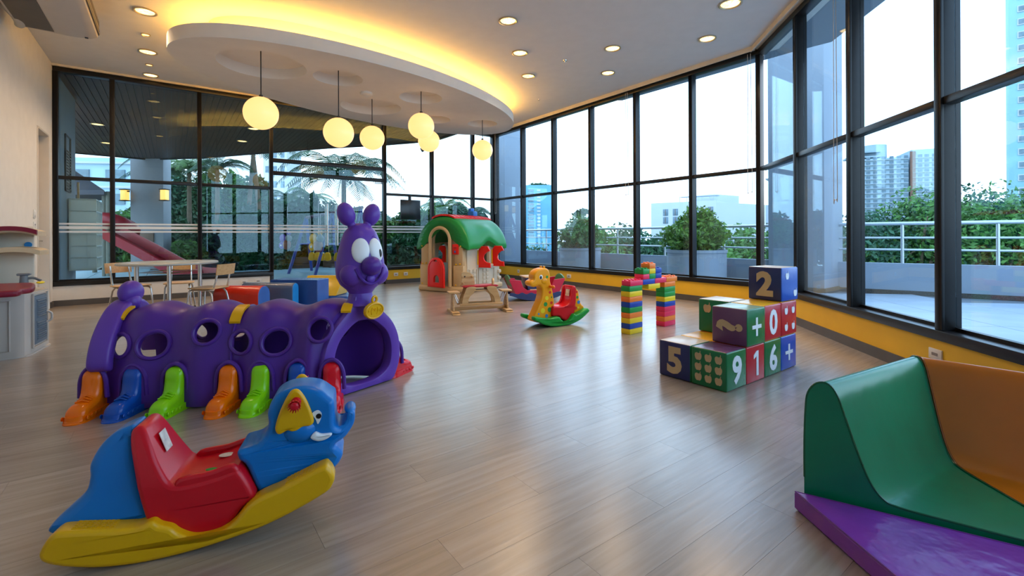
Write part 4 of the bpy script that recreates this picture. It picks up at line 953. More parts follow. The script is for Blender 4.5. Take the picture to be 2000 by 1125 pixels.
# ================================================================ foam number cubes
CU = .264
NAVY = vinyl('navy_vinyl', (.008, .018, .11)); VGRN = vinyl('green_vinyl', (.002, .15, .045)); VRED = vinyl('red_vinyl', (.50, .015, .03)); VPUR = vinyl('plum_vinyl', (.13, .05, .12)); VBLU = vinyl('blue_vinyl', (.01, .08, .42)); VYEL = vinyl('yellow_vinyl', (.72, .42, .02)); VCRM = vinyl('cream_and_glare_vinyl', (.72, .62, .48))
GLY = M('tan_glyph_vinyl', (.52, .38, .20), .45, var=.08); GLW = M('white_glyph_vinyl', (.72, .74, .76), .45, var=.03)
C0 = Vector((1.417, 3.048, 0))
apple = cat([(0, .38), (.18, .46), (.40, .36), (.46, .05), (.34, -.34), (.14, -.47), (0, -.42), (-.14, -.47), (-.34, -.34), (-.46, .05), (-.40, .36), (-.18, .46)], 3)
def cube(i, j, k, left, front, top, label, lg=None, rg=None, la=None, ra=None, other=VYEL, jit=(0, 0), rz=0.0):
    """i along e1, j along -e2, k storeys; left face looks to -e1, front face to +e2"""
    p = C0+E1*(CU*(i+.5)+jit[0])-E2*(CU*(j+.5)+jit[1])+Vector((0, 0, k*CU))
    t = thing('foam_cube', label, 'foam cube', p, TH+rz, 'soft number cubes')
    bm = B(); box(bm, (0, 0, CU/2), (CU-.002, CU-.002, CU-.002), .012, 3)
    bm.faces.ensure_lookup_table(); bm.normal_update()
    for f in bm.faces:
        n = f.normal
        f.material_index = 1 if n.x < -.72 else 2 if n.y < -.72 else 3 if n.z > .72 else 0
        if max(abs(n.x), abs(n.y), abs(n.z)) < .72: f.material_index = 2 if n.y < -.4 else 1 if n.x < -.4 else 3 if n.z > .4 else 0
    obj('foam_body', bm, [other, left, front, top], t, smooth=60)
    h = CU/2
    # local +x = e1, local -y = +e2
    def put(me, mat, face, u, v):
        o = meshobj('glyph', me, mat, t)
        if face == 'L': o.rotation_euler = (math.pi/2, 0, -math.pi/2); o.location = (-h+.0005, -u, h+v)
        else: o.rotation_euler = (math.pi/2, 0, 0); o.location = (u, -h+.0005, h+v)
        return o
    for g, face, mat in ((lg, 'L', GLY), (rg, 'R', GLW)):
        if not g: continue
        ch, sz, bold, rot = g
        if ch == '1':
            bm = B(); prism(bm, [(.004, -.088), (.034, -.088), (.034, .088), (.008, .088), (-.034, .062), (-.034, .034), (.004, .05)], -.002, .002)
            me = bpy.data.meshes.new('glyph'); bm.to_mesh(me); bm.free()
        else: me = textmesh(ch, sz, .004, bold)
        if rot:
            mm = Matrix.Rotation(rot, 4, 'Z'); me.transform(mm)
        put(me, mat, face, 0, 0)
    for sp, face, mat in ((la, 'L', GLY), (ra, 'R', GLW)):
        if not sp: continue
        for u, v in sp[0]:
            bm = B(); prism(bm, [(q.x*sp[1], q.y*sp[1]) for q in apple], -.002, .002); box(bm, (.008*sp[1]/.03, sp[1]*.55, 0), (.004, sp[1]*.3, .004))
            me = bpy.data.meshes.new('apple_mark'); bm.to_mesh(me); bm.free(); o = put(me, mat, face, u*CU, v*CU); o.name = 'apple_mark'
            if len(sp) > 2: me.transform(Matrix.Rotation(sp[2], 4, 'Z'))
cube(0, 1, 0, NAVY, VGRN, VCRM, 'navy foam cube with a tan number 5 standing on the floor', lg=('5', .25, .012, 0))  # cream top: whitish glare painted into the colour of the top face
cube(0, 0, 0, VGRN, VGRN, VPUR, 'green foam cube with nine apples and a white number 9', rg=('9', .25, .008, 0), la=([(-.28+.28*a, .27-.27*b) for a in range(3) for b in range(3)], .055))
cube(1, 0, 0, VRED, VRED, VYEL, 'red foam cube with a white number 1 in the bottom row', rg=('1', .25, .003, 0))
cube(2, 0, 0, VGRN, VGRN, VYEL, 'green foam cube with a white number 6 in the bottom row', rg=('6', .25, .008, 0))
cube(3, 0, 0, VBLU, VBLU, VYEL, 'blue foam cube with a white plus sign in the bottom row', rg=('+', .26, .002, 0))
cube(1, 1, 0, VYEL, VYEL, VYEL, 'yellow topped foam cube behind the number 5 cube')
cube(2, 1, 0, VRED, VRED, VYEL, 'foam cube under the green cube with two apples')
cube(1, 0, 1, VPUR, VGRN, vinyl('pale_green_vinyl', (.30, .42, .26)), 'plum foam cube with a tan question mark lying sideways and a white plus', lg=('?', .24, .012, math.pi/2), rg=('+', .27, .002, 0), jit=(-.012, -.012))
cube(2, 0, 1, VYEL, VRED, VYEL, 'red foam cube with a white zero in the middle row', rg=('0', .25, .008, 0), jit=(.004, 0))
cube(3, 0, 1, VRED, VRED, VYEL, 'red foam cube with four white apples', ra=([(-.22, .22), (.24, .22), (-.22, -.26), (.24, -.26)], .055), jit=(.01, 0))
cube(2, 1, 1, VGRN, VGRN, VCRM, 'green foam cube with two tan apples beside the plum cube', la=([(-.2, .22), (.12, -.12)], .07), jit=(.0, .0))
cube(3, 0, 2, NAVY, VBLU, VCRM, 'navy foam cube with a tan number 2 on top of the pile', lg=('2', .25, .012, 0), ra=([(-.18, .24), (.3, -.28)], .055), jit=(.03, -.0), rz=-.04)

# ================================================================ foam corner seat
FGRN = vinyl('deep_green_vinyl', (.0, .19, .08), .27); FORG = vinyl('orange_vinyl', (.55, .15, .006), .3); FPUR = vinyl('violet_vinyl', (.25, .05, .42), .33); PIPE_G = vinyl('dark_green_piping', (.0, .09, .03)); 
V0, V1, V2_, CC = Vector((1.115, 1.765)), Vector((1.845, 2.165)), Vector((2.42, 1.50)), Vector((1.79, 1.33))
# profile: share of the way to the centre, height
SPROF = [(0, .0), (-.0, .12), (0, .25), (.005, .38), (.015, .445), (.05, .485), (.095, .487), (.128, .45), (.155, .38), (.20, .26), (.245, .16), (.29, .108), (.345, .090), (.52, .085), (.78, .082), (1.0, .08), (1.0, .0)]
SPROF = SPROF[:1]+[tuple(p) for p in cat(SPROF[1:-1], 4, False)]+SPROF[-1:]
def seatpart(name, a, b, label, mat, pipem):
    t = thing(name, label, 'foam seat', (0, 0, 0), 0)
    K = 10; rings = []
    for k in range(K+1):
        v = a.lerp(b, k/K)
        rings.append([Vector((*(v.lerp(CC, u)), z)) for u, z in SPROF])
    bm = B(); lay = bm.faces.layers.int.new('flat')
    vv = ringsurf(bm, rings, cap=False)
    for r_ in (vv[0], vv[-1]): f = bm.faces.new(r_); f[lay] = 1
    bmesh.ops.remove_doubles(bm, verts=bm.verts, dist=.0005); fixn(bm)
    obj('foam_block', bm, mat, t, smooth=50)
    for v, w_ in ((a, b), (b, a)):
        pts = [Vector((*(v.lerp(w_, .004).lerp(CC, u)), z+.001)) for u, z in SPROF[1:-1]]
        bm = B(); tube(bm, pts, .004, 6); obj('piping', bm, pipem, t)
seatpart('corner_seat', V0, V1, 'green vinyl foam corner seat section with rounded back', FGRN, PIPE_G)
seatpart('corner_seat', V1+Vector((.004, -.004)), V2_, 'orange vinyl foam corner seat section beside the window wall', FORG, vinyl('brown_piping', (.25, .07, .01)))
mat_ = thing('floor_mat', 'purple vinyl floor mat in front of the green corner seat', 'mat')
mp_ = [Vector((1.075, 1.76)), CC+Vector((.02, -.025)), Vector((2.35, 1.0)), Vector((1.95, .35)), Vector((1.13, .55))]
bm = B()
def shr(p, d): return inset(p if area2(p) > 0 else p[::-1], d)
rings = [[Vector((q.x, q.y, z)) for q in shr(mp_, d)] for d, z in ((0.006, 0), (0, .008), (0, .062), (.006, .070), (.014, .072))]
ringsurf(bm, rings, cap=False)
# gently creased top
bm.verts.ensure_lookup_table()
topv = bm.verts[-5:]
f = bm.faces.new(topv); bm.faces.new(list(reversed(bm.verts[:5])))
fixn(bm)
obj('cushion', bm, M('creased_violet_vinyl', (.20, .035, .34), .25, var=.08, vscale=5, bump=1.0, bscale=7), mat_, smooth=30)
bm = B(); tube(bm, [Vector((q.x, q.y, .068)) for q in shr(mp_, .002)], .004, 6, True); obj('piping', bm, M('violet_piping', (.18, .03, .28), .4), mat_)
# ================================================================ table and chairs
PLY = woodmat('light_plywood', (.55, .33, .14), (.66, .43, .21)); TTOP = M('grey_laminate', (.42, .44, .42), .25, var=.05)
ta = thing('round_table', 'round grey table with chrome legs by the back windows', 'table', (-4.45, 5.98, 0), TH+math.pi/4)
bm = B(); lathe(bm, [(0, .70), (.525, .70), (.54, .705), (.54, .722), (.53, .728), (0, .728)], 56); fixn(bm); obj('table_top', bm, TTOP, ta)
for k in range(4):
    q = math.pi/4+math.pi/2*k; x, y = .33*math.cos(q), .33*math.sin(q)
    bm = B(); cyl(bm, (x, y, .015), (x, y, .70), .024, seg=16); lg = obj('leg', bm, M_CHROME, ta)
    bm = B(); cyl(bm, (x, y, 0), (x, y, .015), .027, seg=16); obj('foot_cap', bm, M_WIRE, lg)
bm = B(); tube(bm, [(.33*math.cos(math.pi/4+math.pi/2*k), .33*math.sin(math.pi/4+math.pi/2*k), .60) for k in range(4)], .012, 8, True); obj('stretcher', bm, M_CHROME, ta)
# chair: faces local +x
def make_chair(label, loc, rz):
    t = thing('chair', label, 'chair', loc, rz, 'plywood and chrome chairs round the table')
    bm = B(); puff(bm, cat([(-.16, -.155), (.15, -.165), (.175, 0), (.15, .165), (-.16, .155), (-.175, 0)], 5), 0, .014, .004, 2)
    s = obj('seat', bm, PLY, t); s.rotation_euler = (-math.pi/2, 0, 0); s.location = (0, 0, .388); s.rotation_euler = (math.pi/2, 0, 0)
    rr = []
    for k in range(9):
        y = -.165+.33*k/8; bulge = -.028*(1-(y/.165)**2)
        rr.append([Vector((-.215+bulge, y, .565)), Vector((-.235+bulge, y, .70)), Vector((-.247+bulge, y, .70)), Vector((-.227+bulge, y, .565))])
    bm = B(); ringsurf(bm, rr); fixn(bm); obj('backrest', bm, PLY, t)
    for y in (-.145, .145):
        bm = B(); tube(bm, cat([(-.212, y*.8, .66), (-.185, y*.82, .50), (-.16, y*.85, .41), (-.14, y*.88, .385), (-.05, y*.9, .372), (.12, y*.9, .372), (.155, y*.95, .355), (.165, y, .31), (.19, y*1.1, .02)], 4, False), .011, 8); o = obj('side_tube', bm, M_CHROME, t)
        bm = B(); tube(bm, [(-.10, y*.9, .372), (-.135, y*.95, .33), (-.20, y*1.1, .02)], .011, 8); obj('leg', bm, M_CHROME, t)
        for x in (.191, -.201):
            bm = B(); cyl(bm, (x, y*1.1, 0), (x, y*1.1, .025), .014); obj('foot_cap', bm, M_WIRE, t)
    return t
c_ = make_chair('plywood chair beside the white shelf unit side of the round table', (-5.17, 6.25, 0), math.radians(-15))
def chair_copy(label, loc, rz):
    return dup(c_, loc, rz, label)
chair_copy('plywood chair on the soft block side of the round table', (-3.93, 5.97, 0), math.radians(176))
chair_copy('plywood chair on the window side of the round table', (-4.78, 6.62, 0), math.radians(-62))
# ================================================================ soft play blocks behind the caterpillar
SR = vinyl('soft_red_vinyl', (.55, .02, .005)); SB = vinyl('soft_blue_vinyl', (.015, .07, .30)); SLB = vinyl('soft_light_blue', (.02, .28, .75)); SY = vinyl('soft_yellow_vinyl', (.62, .40, .02)); SB2 = vinyl('soft_mid_blue', (.05, .15, .48))
def roundtop(w_, h, n=10): return [(-w_/2, 0), (w_/2, 0)]+[(w_/2*math.cos(math.pi*i/n), h-w_/2+w_/2*math.sin(math.pi*i/n)) for i in range(n+1)]
def softblock(label, loc, rz, poly, ln, side, endm):
    t = thing('soft_block', label, 'foam block', loc, rz, 'soft play blocks')
    bm = B(); puff(bm, poly, 0, ln, .012, 3); o = obj('foam_body', bm, side, t, smooth=50)
    bm = B(); puff(bm, inset(poly if area2([Vector(p) for p in poly]) > 0 else poly[::-1], .006), -.003, .004, .002, 2); obj('end_panel', bm, endm, t)
    return t
# local y runs to the left along -e1... placed so that the end panels look to the right
rzb = math.radians(90-6)
softblock('red foam block with rounded top and blue end behind the caterpillar', (-3.42, 6.35, 0), rzb, roundtop(.26, .375), .66, SR, SB2)
softblock('light blue foam block with an arched end among the soft blocks', (-3.16, 6.72, 0), rzb, roundtop(.16, .375), .8, vinyl('slate_vinyl', (.06, .10, .2)), SLB)
softblock('square blue foam block beside the arched block', (-2.88, 7.02, 0), rzb, [(-.17, 0), (.17, 0), (.17, .40), (-.17, .40)], .75, SB, SB2)
softblock('yellow foam wedge with a slanted side behind the blue block', (-2.75, 7.45, .115), rzb, [(-.20, 0), (.17, 0), (.17, .29), (.05, .29)], .62, SY, vinyl('soft_pale_yellow', (.62, .45, .12)))
softblock('low blue and red foam step under the yellow wedge', (-2.55, 7.44, 0), rzb, [(-.24, 0), (.24, 0), (.24, .11), (-.24, .11)], .95, SB2, SB2)
o = softblock('small yellow foam ramp at the end of the soft blocks', (-2.44, 7.64, .0), rzb, [(-.08, 0), (.10, 0), (.10, .15), (.02, .15)], .03, SB2, SY)
# ================================================================ toy kitchen by the left wall
KGR = plastic('warm_grey_plastic', (.55, .52, .48), .5); KMAR = plastic('maroon_plastic', (.22, .008, .03), .35); KBL = plastic('slate_blue_plastic', (.13, .18, .24), .45); KCR = plastic('cream_kitchen_plastic', (.68, .52, .32), .45); KGY = plastic('tap_grey_plastic', (.18, .20, .22), .4)
kt = thing('toy_kitchen', 'grey toy kitchen with maroon counter, blue louvre door and cream hood', 'toy kitchen', R(-8.08, 3.98), TH)
# local x = away from the wall, local y = towards the back wall
kp = [(0.01, 0), (.33, 0), (.385, .03), (.41, .09), (.46, .54), (.45, .57), (.42, .575), (.41, .62), (.40, .72), (0.01, .72)]
bm = B(); pk = [Vector(p) for p in kp]
ringsurf(bm, [[Vector((p.x*k+.0, p.y, z)) for p in pk] for k, z in ((1.03, 0), (1.03, .012), (1.0, .014), (1.0, .555))]); fixn(bm); obj('cabinet', bm, KGR, kt)
ct = cat([(0.0, -.04), (.36, -.04), (.45, .02), (.50, .25), (.53, .50), (.49, .60), (.50, .74), (.42, .78), (0, .78)], 4)
bm = B(); puff(bm, ct, 0, .05, .018, 4); o = obj('counter', bm, KMAR, kt); o.rotation_euler = (math.pi/2, 0, 0); o.location = (0, 0, .605)
bm = B(); puff(bm, cat([(.06, .06), (.30, .04), (.36, .2), (.36, .5), (.30, .62), (.06, .62)], 4), 0, .02, .008, 2); o = obj('sink_rim', bm, KMAR, kt); o.rotation_euler = (math.pi/2, 0, 0); o.location = (0, 0, .625)
bm = B(); box(bm, (.02, .36, .68), (.05, .74, .16), .015); obj('splash_back', bm, KMAR, kt)
bm = B(); cyl(bm, (.36, .16, .60), (.36, .16, .71), .034, .026, 16); tube(bm, cat([(.36, .16, .68), (.42, .16, .685), (.47, .15, .66)], 5, False), .012, 8); box(bm, (.36, .16, .72), (.09, .05, .02), .008); tp = obj('tap', bm, KGY, kt); tp['kind'] = 'stuff'
# louvre door on the slanted front
fa, fb = Vector((.41, .09)), Vector((.46, .54)); fd = (fb-fa).normalized(); fn = Vector((fd.y, -fd.x)); dr_ang = math.atan2(fd.y, fd.x)
dr = bpy.data.objects.new('x', None); bpy.data.objects.remove(dr)
bm = B(); box(bm, (.19, 0, .30), (.30, .024, .44), .01); kd = obj('louvre_door', bm, KBL, kt); kd.location = (fa.x+fn.x*.008, fa.y+fn.y*.008, 0); kd.rotation_euler = (0, 0, dr_ang)
bm = B(); tube(bm, [(.02, -.006, .06), (.36, -.006, .06), (.36, -.006, .54), (.02, -.006, .54)], .008, 8, True); obj('door_rim', bm, KGR, kd)
for zc in (.20, .40):
    for k in range(8):
        bm = B(); box(bm, (.19, -.014, zc-.07+.02*k), (.20, .014, .012), .002, rot=Matrix.Rotation(.5, 3, 'X')); obj('slat', bm, KBL, kd)
    bm = B(); tube(bm, [(.08, -.012, zc-.085), (.30, -.012, zc-.085), (.30, -.012, zc+.085), (.08, -.012, zc+.085)], .005, 6, True); obj('slat_frame', bm, KBL, kd)
bm = B(); tube(bm, cat([(.315, -.012, .25), (.325, -.045, .27), (.325, -.045, .33), (.315, -.012, .35)], 5, False), .009, 8); obj('door_pull', bm, KGR, kd)
for z0, z1 in ((.08, .28), (.32, .52)):
    bm = B(); box(bm, (.418, .605, (z0+z1)/2), (.02, .03, z1-z0), .006); obj('side_slot', bm, KCR, kt)
# leaf emboss on the end
bm = B(); tube(bm, [(.06, -.004, .07), (.30, -.004, .07), (.30, -.004, .50), (.06, -.004, .50)], .007, 6, True); obj('end_rim', bm, KGR, kt)
bm = B(); ellip(bm, (.2, -.002, .40), (.045, .008, .02), 14, 8, Matrix.Rotation(-.6, 3, 'Y')); obj('leaf_mark', bm, KGR, kt)
bm = B(); ellip(bm, (.21, -.002, .19), (.02, .008, .045), 14, 8); obj('carrot_mark', bm, KGR, kt)
bm = B(); box(bm, (.11, -.045, .545), (.03, .02, .09), .004); obj('towel_hook', bm, KMAR, kt)
# upper part
bm = B(); puff(bm, cat([(.0, .0), (.05, .0), (.06, .3), (.04, .6), (.0, .62)], 3), .03, .70, .01, 2); o = obj('back_panel', bm, KGR, kt); o.location = (-.0, 0, .62)
for z, dpt, m, nm in ((.84, .46, KCR, 'shelf_arch'), (1.02, .44, KCR, 'hood_arch')):
    rr = []
    for k in range(13):
        q = math.pi*(.15+.6*k/12); rr.append([Vector((.03+dpt*.5-dpt*.55*math.cos(q), y, z+.12*math.sin(q)-.04+dz)) for y, dz in ((.30, 0), (.70, 0), (.70, .045), (.30, .045))])
    bm = B(); ringsurf(bm, rr); fixn(bm); obj(nm, bm, m, kt)
rr = []
for k in range(13):
    q = math.pi*(.15+.6*k/12); rr.append([Vector((.03+.22-.245*math.cos(q), y, 1.02+.125*math.sin(q)-.04+dz)) for y, dz in ((.27, .01), (.31, .01), (.31, .05), (.27, .05))])
bm = B(); ringsurf(bm, rr); fixn(bm); obj('hood_trim', bm, KMAR, kt)
bm = B(); box(bm, (.17, .69, .88), (.34, .04, .56), .012); obj('upright_panel', bm, plastic('cream_white_plastic', (.74, .68, .57), .5), kt)
bm = B(); cyl(bm, (.30, .668, .98), (.30, .66, .98), .028, seg=18); obj('round_sticker', bm, MIDB, kt)
bm = B(); cyl(bm, (.065, .1, .99), (.085, .1, .99), .03, seg=18); obj('clock_sticker', bm, MIDB, kt)
bm = B(); ellip(bm, (.36, .30, .627), (.05, .06, .008), 18, 8); pl = obj('toy_plate', bm, KCR); pl.location = R(-8.08, 3.98); pl.rotation_euler = (0, 0, TH); tag(pl, 'cream toy plate lying on the maroon kitchen counter', 'plate')
bm = B(); ellip(bm, (.42, .44, .622), (.03, .05, .012), 18, 8); pl = obj('toy_sponge', bm, LYEL); pl.location = R(-8.08, 3.98); pl.rotation_euler = (0, 0, TH); tag(pl, 'small yellow toy piece on the maroon kitchen counter', 'toy')
# ================================================================ wall monitor by the corner windows
mo = thing('monitor', 'black square screen hung below the window bar near the playhouse', 'monitor', R(-8.1+5.78, 0, 1.42), TH)
bm = B(); box(bm, (0, -.05, .22), (.47, .05, .44), .006); obj('screen', bm, M('black_screen', (.008, .012, .016), .25, var=.1), mo)
bm = B(); box(bm, (0, -.01, .45), (.06, .04, .2), .004); obj('bracket', bm, M_FRAME, mo)
# ================================================================ outside: window side terrace
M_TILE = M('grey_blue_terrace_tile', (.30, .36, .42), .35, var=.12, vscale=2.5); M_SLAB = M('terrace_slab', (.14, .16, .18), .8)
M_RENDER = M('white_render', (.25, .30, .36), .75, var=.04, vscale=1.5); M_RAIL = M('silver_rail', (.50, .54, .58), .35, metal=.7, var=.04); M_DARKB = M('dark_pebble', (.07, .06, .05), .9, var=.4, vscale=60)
EP = R(0, 6.6); dR = Vector((math.cos(AR), math.sin(AR), 0)); nR = Vector((-dR.y, dR.x, 0))
PAR = [Vector(p) for p in ((-.25, 17.2), (5.1, 9.56), (6.35, 8.4), (8.3, 7.05), (10.2, 4.4), (10.9, -2.5))]
inner = [R(.2, -.2), R(.2, 6.68), EP+nR*.2+dR*8.2]
bm = B(); poly = [p.to_2d() for p in (R(.2, -.2), R(.2, 6.68), EP+nR*.2+dR*9)]+[PAR[-1]]+PAR[::-1][1:]+[Vector((-1.6, 16.2)), Vector((-.9, 12.6))]
prism(bm, poly, -.25, -.021); terr = struct(obj('floor_terrace', bm, M_SLAB, smooth=0))
def inpoly(p, q):
    c = False; n = len(q)
    for i in range(n):
        a, b = q[i], q[i-1]
        if (a.y > p.y) != (b.y > p.y) and p.x < (b.x-a.x)*(p.y-a.y)/(b.y-a.y)+a.x: c = not c
    return c
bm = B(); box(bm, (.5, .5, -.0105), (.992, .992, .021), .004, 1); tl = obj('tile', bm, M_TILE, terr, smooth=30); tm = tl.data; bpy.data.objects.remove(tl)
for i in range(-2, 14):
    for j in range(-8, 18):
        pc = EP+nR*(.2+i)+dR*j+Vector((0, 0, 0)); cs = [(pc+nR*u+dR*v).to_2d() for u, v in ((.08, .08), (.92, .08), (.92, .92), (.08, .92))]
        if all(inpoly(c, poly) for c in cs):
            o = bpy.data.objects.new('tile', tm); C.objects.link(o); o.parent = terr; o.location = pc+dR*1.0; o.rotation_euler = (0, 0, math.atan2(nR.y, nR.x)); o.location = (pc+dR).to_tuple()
# parapet with rails
pw = bpy.data.objects.new('wall_terrace', None); C.objects.link(pw); pw['kind'] = 'structure'
raillab = ['silver balcony railing behind the round planters', 'short silver balcony railing behind the white column', 'silver balcony railing in front of the tall leafy tree', 'silver balcony railing along the blue tower side', 'silver balcony railing at the far terrace end']
for i in range(len(PAR)-1):
    a, b = PAR[i], PAR[i+1]; d = (b-a).normalized(); n = Vector((-d.y, d.x)); ln = (b-a).length
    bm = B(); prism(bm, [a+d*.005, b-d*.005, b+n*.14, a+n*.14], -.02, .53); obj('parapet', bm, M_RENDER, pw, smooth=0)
    bm = B(); prism(bm, [a+d*.006-n*.012, b-d*.006-n*.012, b-n*.001, a-n*.001], -.02, .06); obj('parapet_skirting', bm, M_DARKB, pw, smooth=0)
    t = thing('railing', raillab[i], 'railing', (a.x, a.y, .53), math.atan2(d.y, d.x))
    for z, r in ((.70, .032), (.45, .018), (.24, .018)):
        bm = B(); cyl(bm, (.06, .07, z), (ln-.06, .07, z), r, seg=12); obj('rail', bm, M_RAIL, t)
    k = max(1, round(ln/1.45))
    for j in range(k):
        bm = B(); cyl(bm, (ln*(j+.5)/k, .07, 0), (ln*(j+.5)/k, .07, .69), .024, seg=12); obj('post', bm, M_RAIL, t)
# square columns
def column(label, corner, va, vb, wd, h, base=True):
    t = thing('column', label, 'column', (corner[0], corner[1], -.02), math.atan2(va[1], va[0]))
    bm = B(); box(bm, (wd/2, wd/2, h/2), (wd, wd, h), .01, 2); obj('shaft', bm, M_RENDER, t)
    if base: bm = B(); box(bm, (wd/2, wd/2, .05), (wd+.05, wd+.05, .1), .008, 2); obj('pebble_base', bm, M_DARKB, t)
column('white square column standing on the terrace beyond the angled windows', (5.56, 8.2), (.787, .617), None, .95, 5.6)
column('white square column at the end of the terrace parapet by the window corner', (-.22, 14.25), (.804, .595), None, .72, 5.6)
# overhanging roof edge
bm = B(); prism(bm, [p.to_2d() for p in (R(.14, 3.5), R(.5, 3.75), R(.62, 6.85), EP+nR*.95, EP+nR*.95+dR*9, EP+nR*.14+dR*9, EP+nR*.14)], 3.70, 3.95); struct(obj('roof_overhang', bm, M_RENDER, smooth=0))
# round planters
M_SOIL = M('planter_soil', (.05, .035, .02), .95, var=.3, vscale=20)
def leafcloud(bm, c, r, n, ls, rnd, shell=.55, flat=.0, up=.5, elong=1.0):
    c = Vector(c)
    for _ in range(n):
        while True:
            v = Vector((rnd.uniform(-1, 1), rnd.uniform(-1, 1), rnd.uniform(-1, 1)))
            if shell <= v.length <= 1: break
        lump = .78+.32*noise.noise(v*2.1+c)
        p = c+Vector((v.x*r[0], v.y*r[1], v.z*r[2]))*lump
        d = (v*.7+Vector((rnd.uniform(-1, 1), rnd.uniform(-1, 1), rnd.uniform(-1, 1)+up*.3))).normalized()
        x, y = frame(d); q = rnd.uniform(0, 6.28); a = x*math.cos(q)+y*math.sin(q); b = d.cross(a)
        s = ls*rnd.uniform(.6, 1.35); a *= s*elong; b *= s*.5
        vs_ = [bm.verts.new(p+k) for k in (-a*.9, b*.9+d*s*.12, a, -b*.9+d*s*.12)]
        bm.faces.new(vs_)
LG1 = leafmat('fresh_green_leaves', (.075, .20, .04)); LG2 = leafmat('deep_green_leaves', (.022, .085, .03)); LG3 = leafmat('yellow_green_leaves', (.13, .26, .035)); LG4 = leafmat('blue_green_leaves', (.03, .105, .055)); BARK = M('tree_bark', (.12, .09, .06), .9, var=.3, vscale=8)
def planter(label, loc, r, h, seed, mat):
    rnd = random.Random(seed)
    t = thing('planter', label, 'planter', (loc[0], loc[1], -.02))
    bm = B(); lathe(bm, [(0, .0), (r*.97, 0), (r, .02), (r, h-.07), (r*1.03, h-.06), (r*1.03, h), (r*.93, h), (r*.93, h-.05), (0, h-.05)], 48); fixn(bm); obj('tub', bm, M_RENDER, t)
    bm = B(); lathe(bm, [(0, h-.05), (r*.93, h-.05), (r*.9, h-.02), (0, h+.02)], 32); fixn(bm); obj('soil', bm, M_SOIL, t)
    s = thing('bush', 'leafy bush growing in '+label, 'plant', (loc[0], loc[1], h-.05))
    bm = B()
    leafcloud(bm, (0, 0, .34), (r*1.42, r*1.42, .46), 3600, .06, rnd, .35)
    leafcloud(bm, (.05, 0, .58), (r*.9, r*.9, .46), 1500, .06, rnd, .3); leafcloud(bm, (0, 0, .10), (r*.95, r*.95, .14), 600, .07, rnd, .5)
    o = obj('foliage', bm, mat, s, smooth=0); o['kind'] = 'stuff'
    bm = B()
    for k in range(5): tube(bm, [(0, 0, .02), (.3*math.cos(k*1.3), .3*math.sin(k*1.3), .45)], .012, 5)
    o = obj('stems', bm, BARK, s); o['kind'] = 'stuff'
planter('the round white planter by the end column', (1.92, 12.99), .57, .72, 3, LG1)
planter('the wide round white planter behind the brick arch', (3.98, 9.96), .60, .75, 5, LG3)
# lower ground and street trees
M_GROUND = M('far_ground', (.10, .14, .08), .95, var=.3, vscale=.2)
bm = B(); prism(bm, [(-320, 10.0), (-320, 420), (420, 420), (420, -120), (11.3, -120), (11.3, -2.5), (10.5, 4.5), (8.5, 7.3), (6.4, 8.7), (5.3, 9.8), (0, 17.6), (-2, 17.6), (-40, 17.7), (-60, 10.0)][::-1] if False else [(-.0, 17.75), (5.3, 10.1), (6.6, 8.9), (8.6, 7.4), (10.6, 4.5), (11.4, -3), (400, -60), (400, 400), (-60, 400), (-20, 60)], -5.2, -5.0); struct(obj('ground_outside', bm, M_GROUND, smooth=0))
def tree(label, loc, top, crown, n, leaf, mat, seed, ground=-5.0, name='tree', group='trees beyond the balcony', trunk=.16, lumps=5):
    rnd = random.Random(seed)
    t = thing(name, label, 'tree', (loc[0], loc[1], ground), 0, group)
    cz_ = top-crown[2]-ground
    bm = B()
    pts = [(0, 0, 0), (.1*rnd.uniform(-1, 1), .1, cz_*.4), (.2*rnd.uniform(-1, 1), 0, cz_*.8), (0, 0, cz_+crown[2]*.4)]
    tube(bm, cat(pts, 4, False), [trunk*(1-.7*k/12) for k in range(13)], 8); obj('trunk', bm, BARK, t)
    for k in range(6):
        q = k*1.05+rnd.random(); bm = B()
        e = Vector((crown[0]*.75*math.cos(q), crown[1]*.75*math.sin(q), cz_+crown[2]*rnd.uniform(-.2, .6)))
        tube(bm, [Vector((0, 0, cz_*.75)), (Vector((0, 0, cz_*.9))+e)/2, e], [trunk*.4, trunk*.28, trunk*.1], 6); obj('branch', bm, BARK, t)
    bm = B()
    for k in range(lumps):
        q = k*2*math.pi/lumps+rnd.random(); o = Vector((crown[0]*.5*math.cos(q), crown[1]*.5*math.sin(q), crown[2]*rnd.uniform(-.35, .30)))
        if k == 0: o = Vector((0, 0, crown[2]*.35))
        leafcloud(bm, Vector((0, 0, cz_))+o, (crown[0]*.62, crown[1]*.62, crown[2]*.60), n//lumps, leaf, rnd, .3)
    o = obj('foliage', bm, mat, t, smooth=0); o['kind'] = 'stuff'
def wpos(px, Y): return ((px-1000)/900*Y, Y)
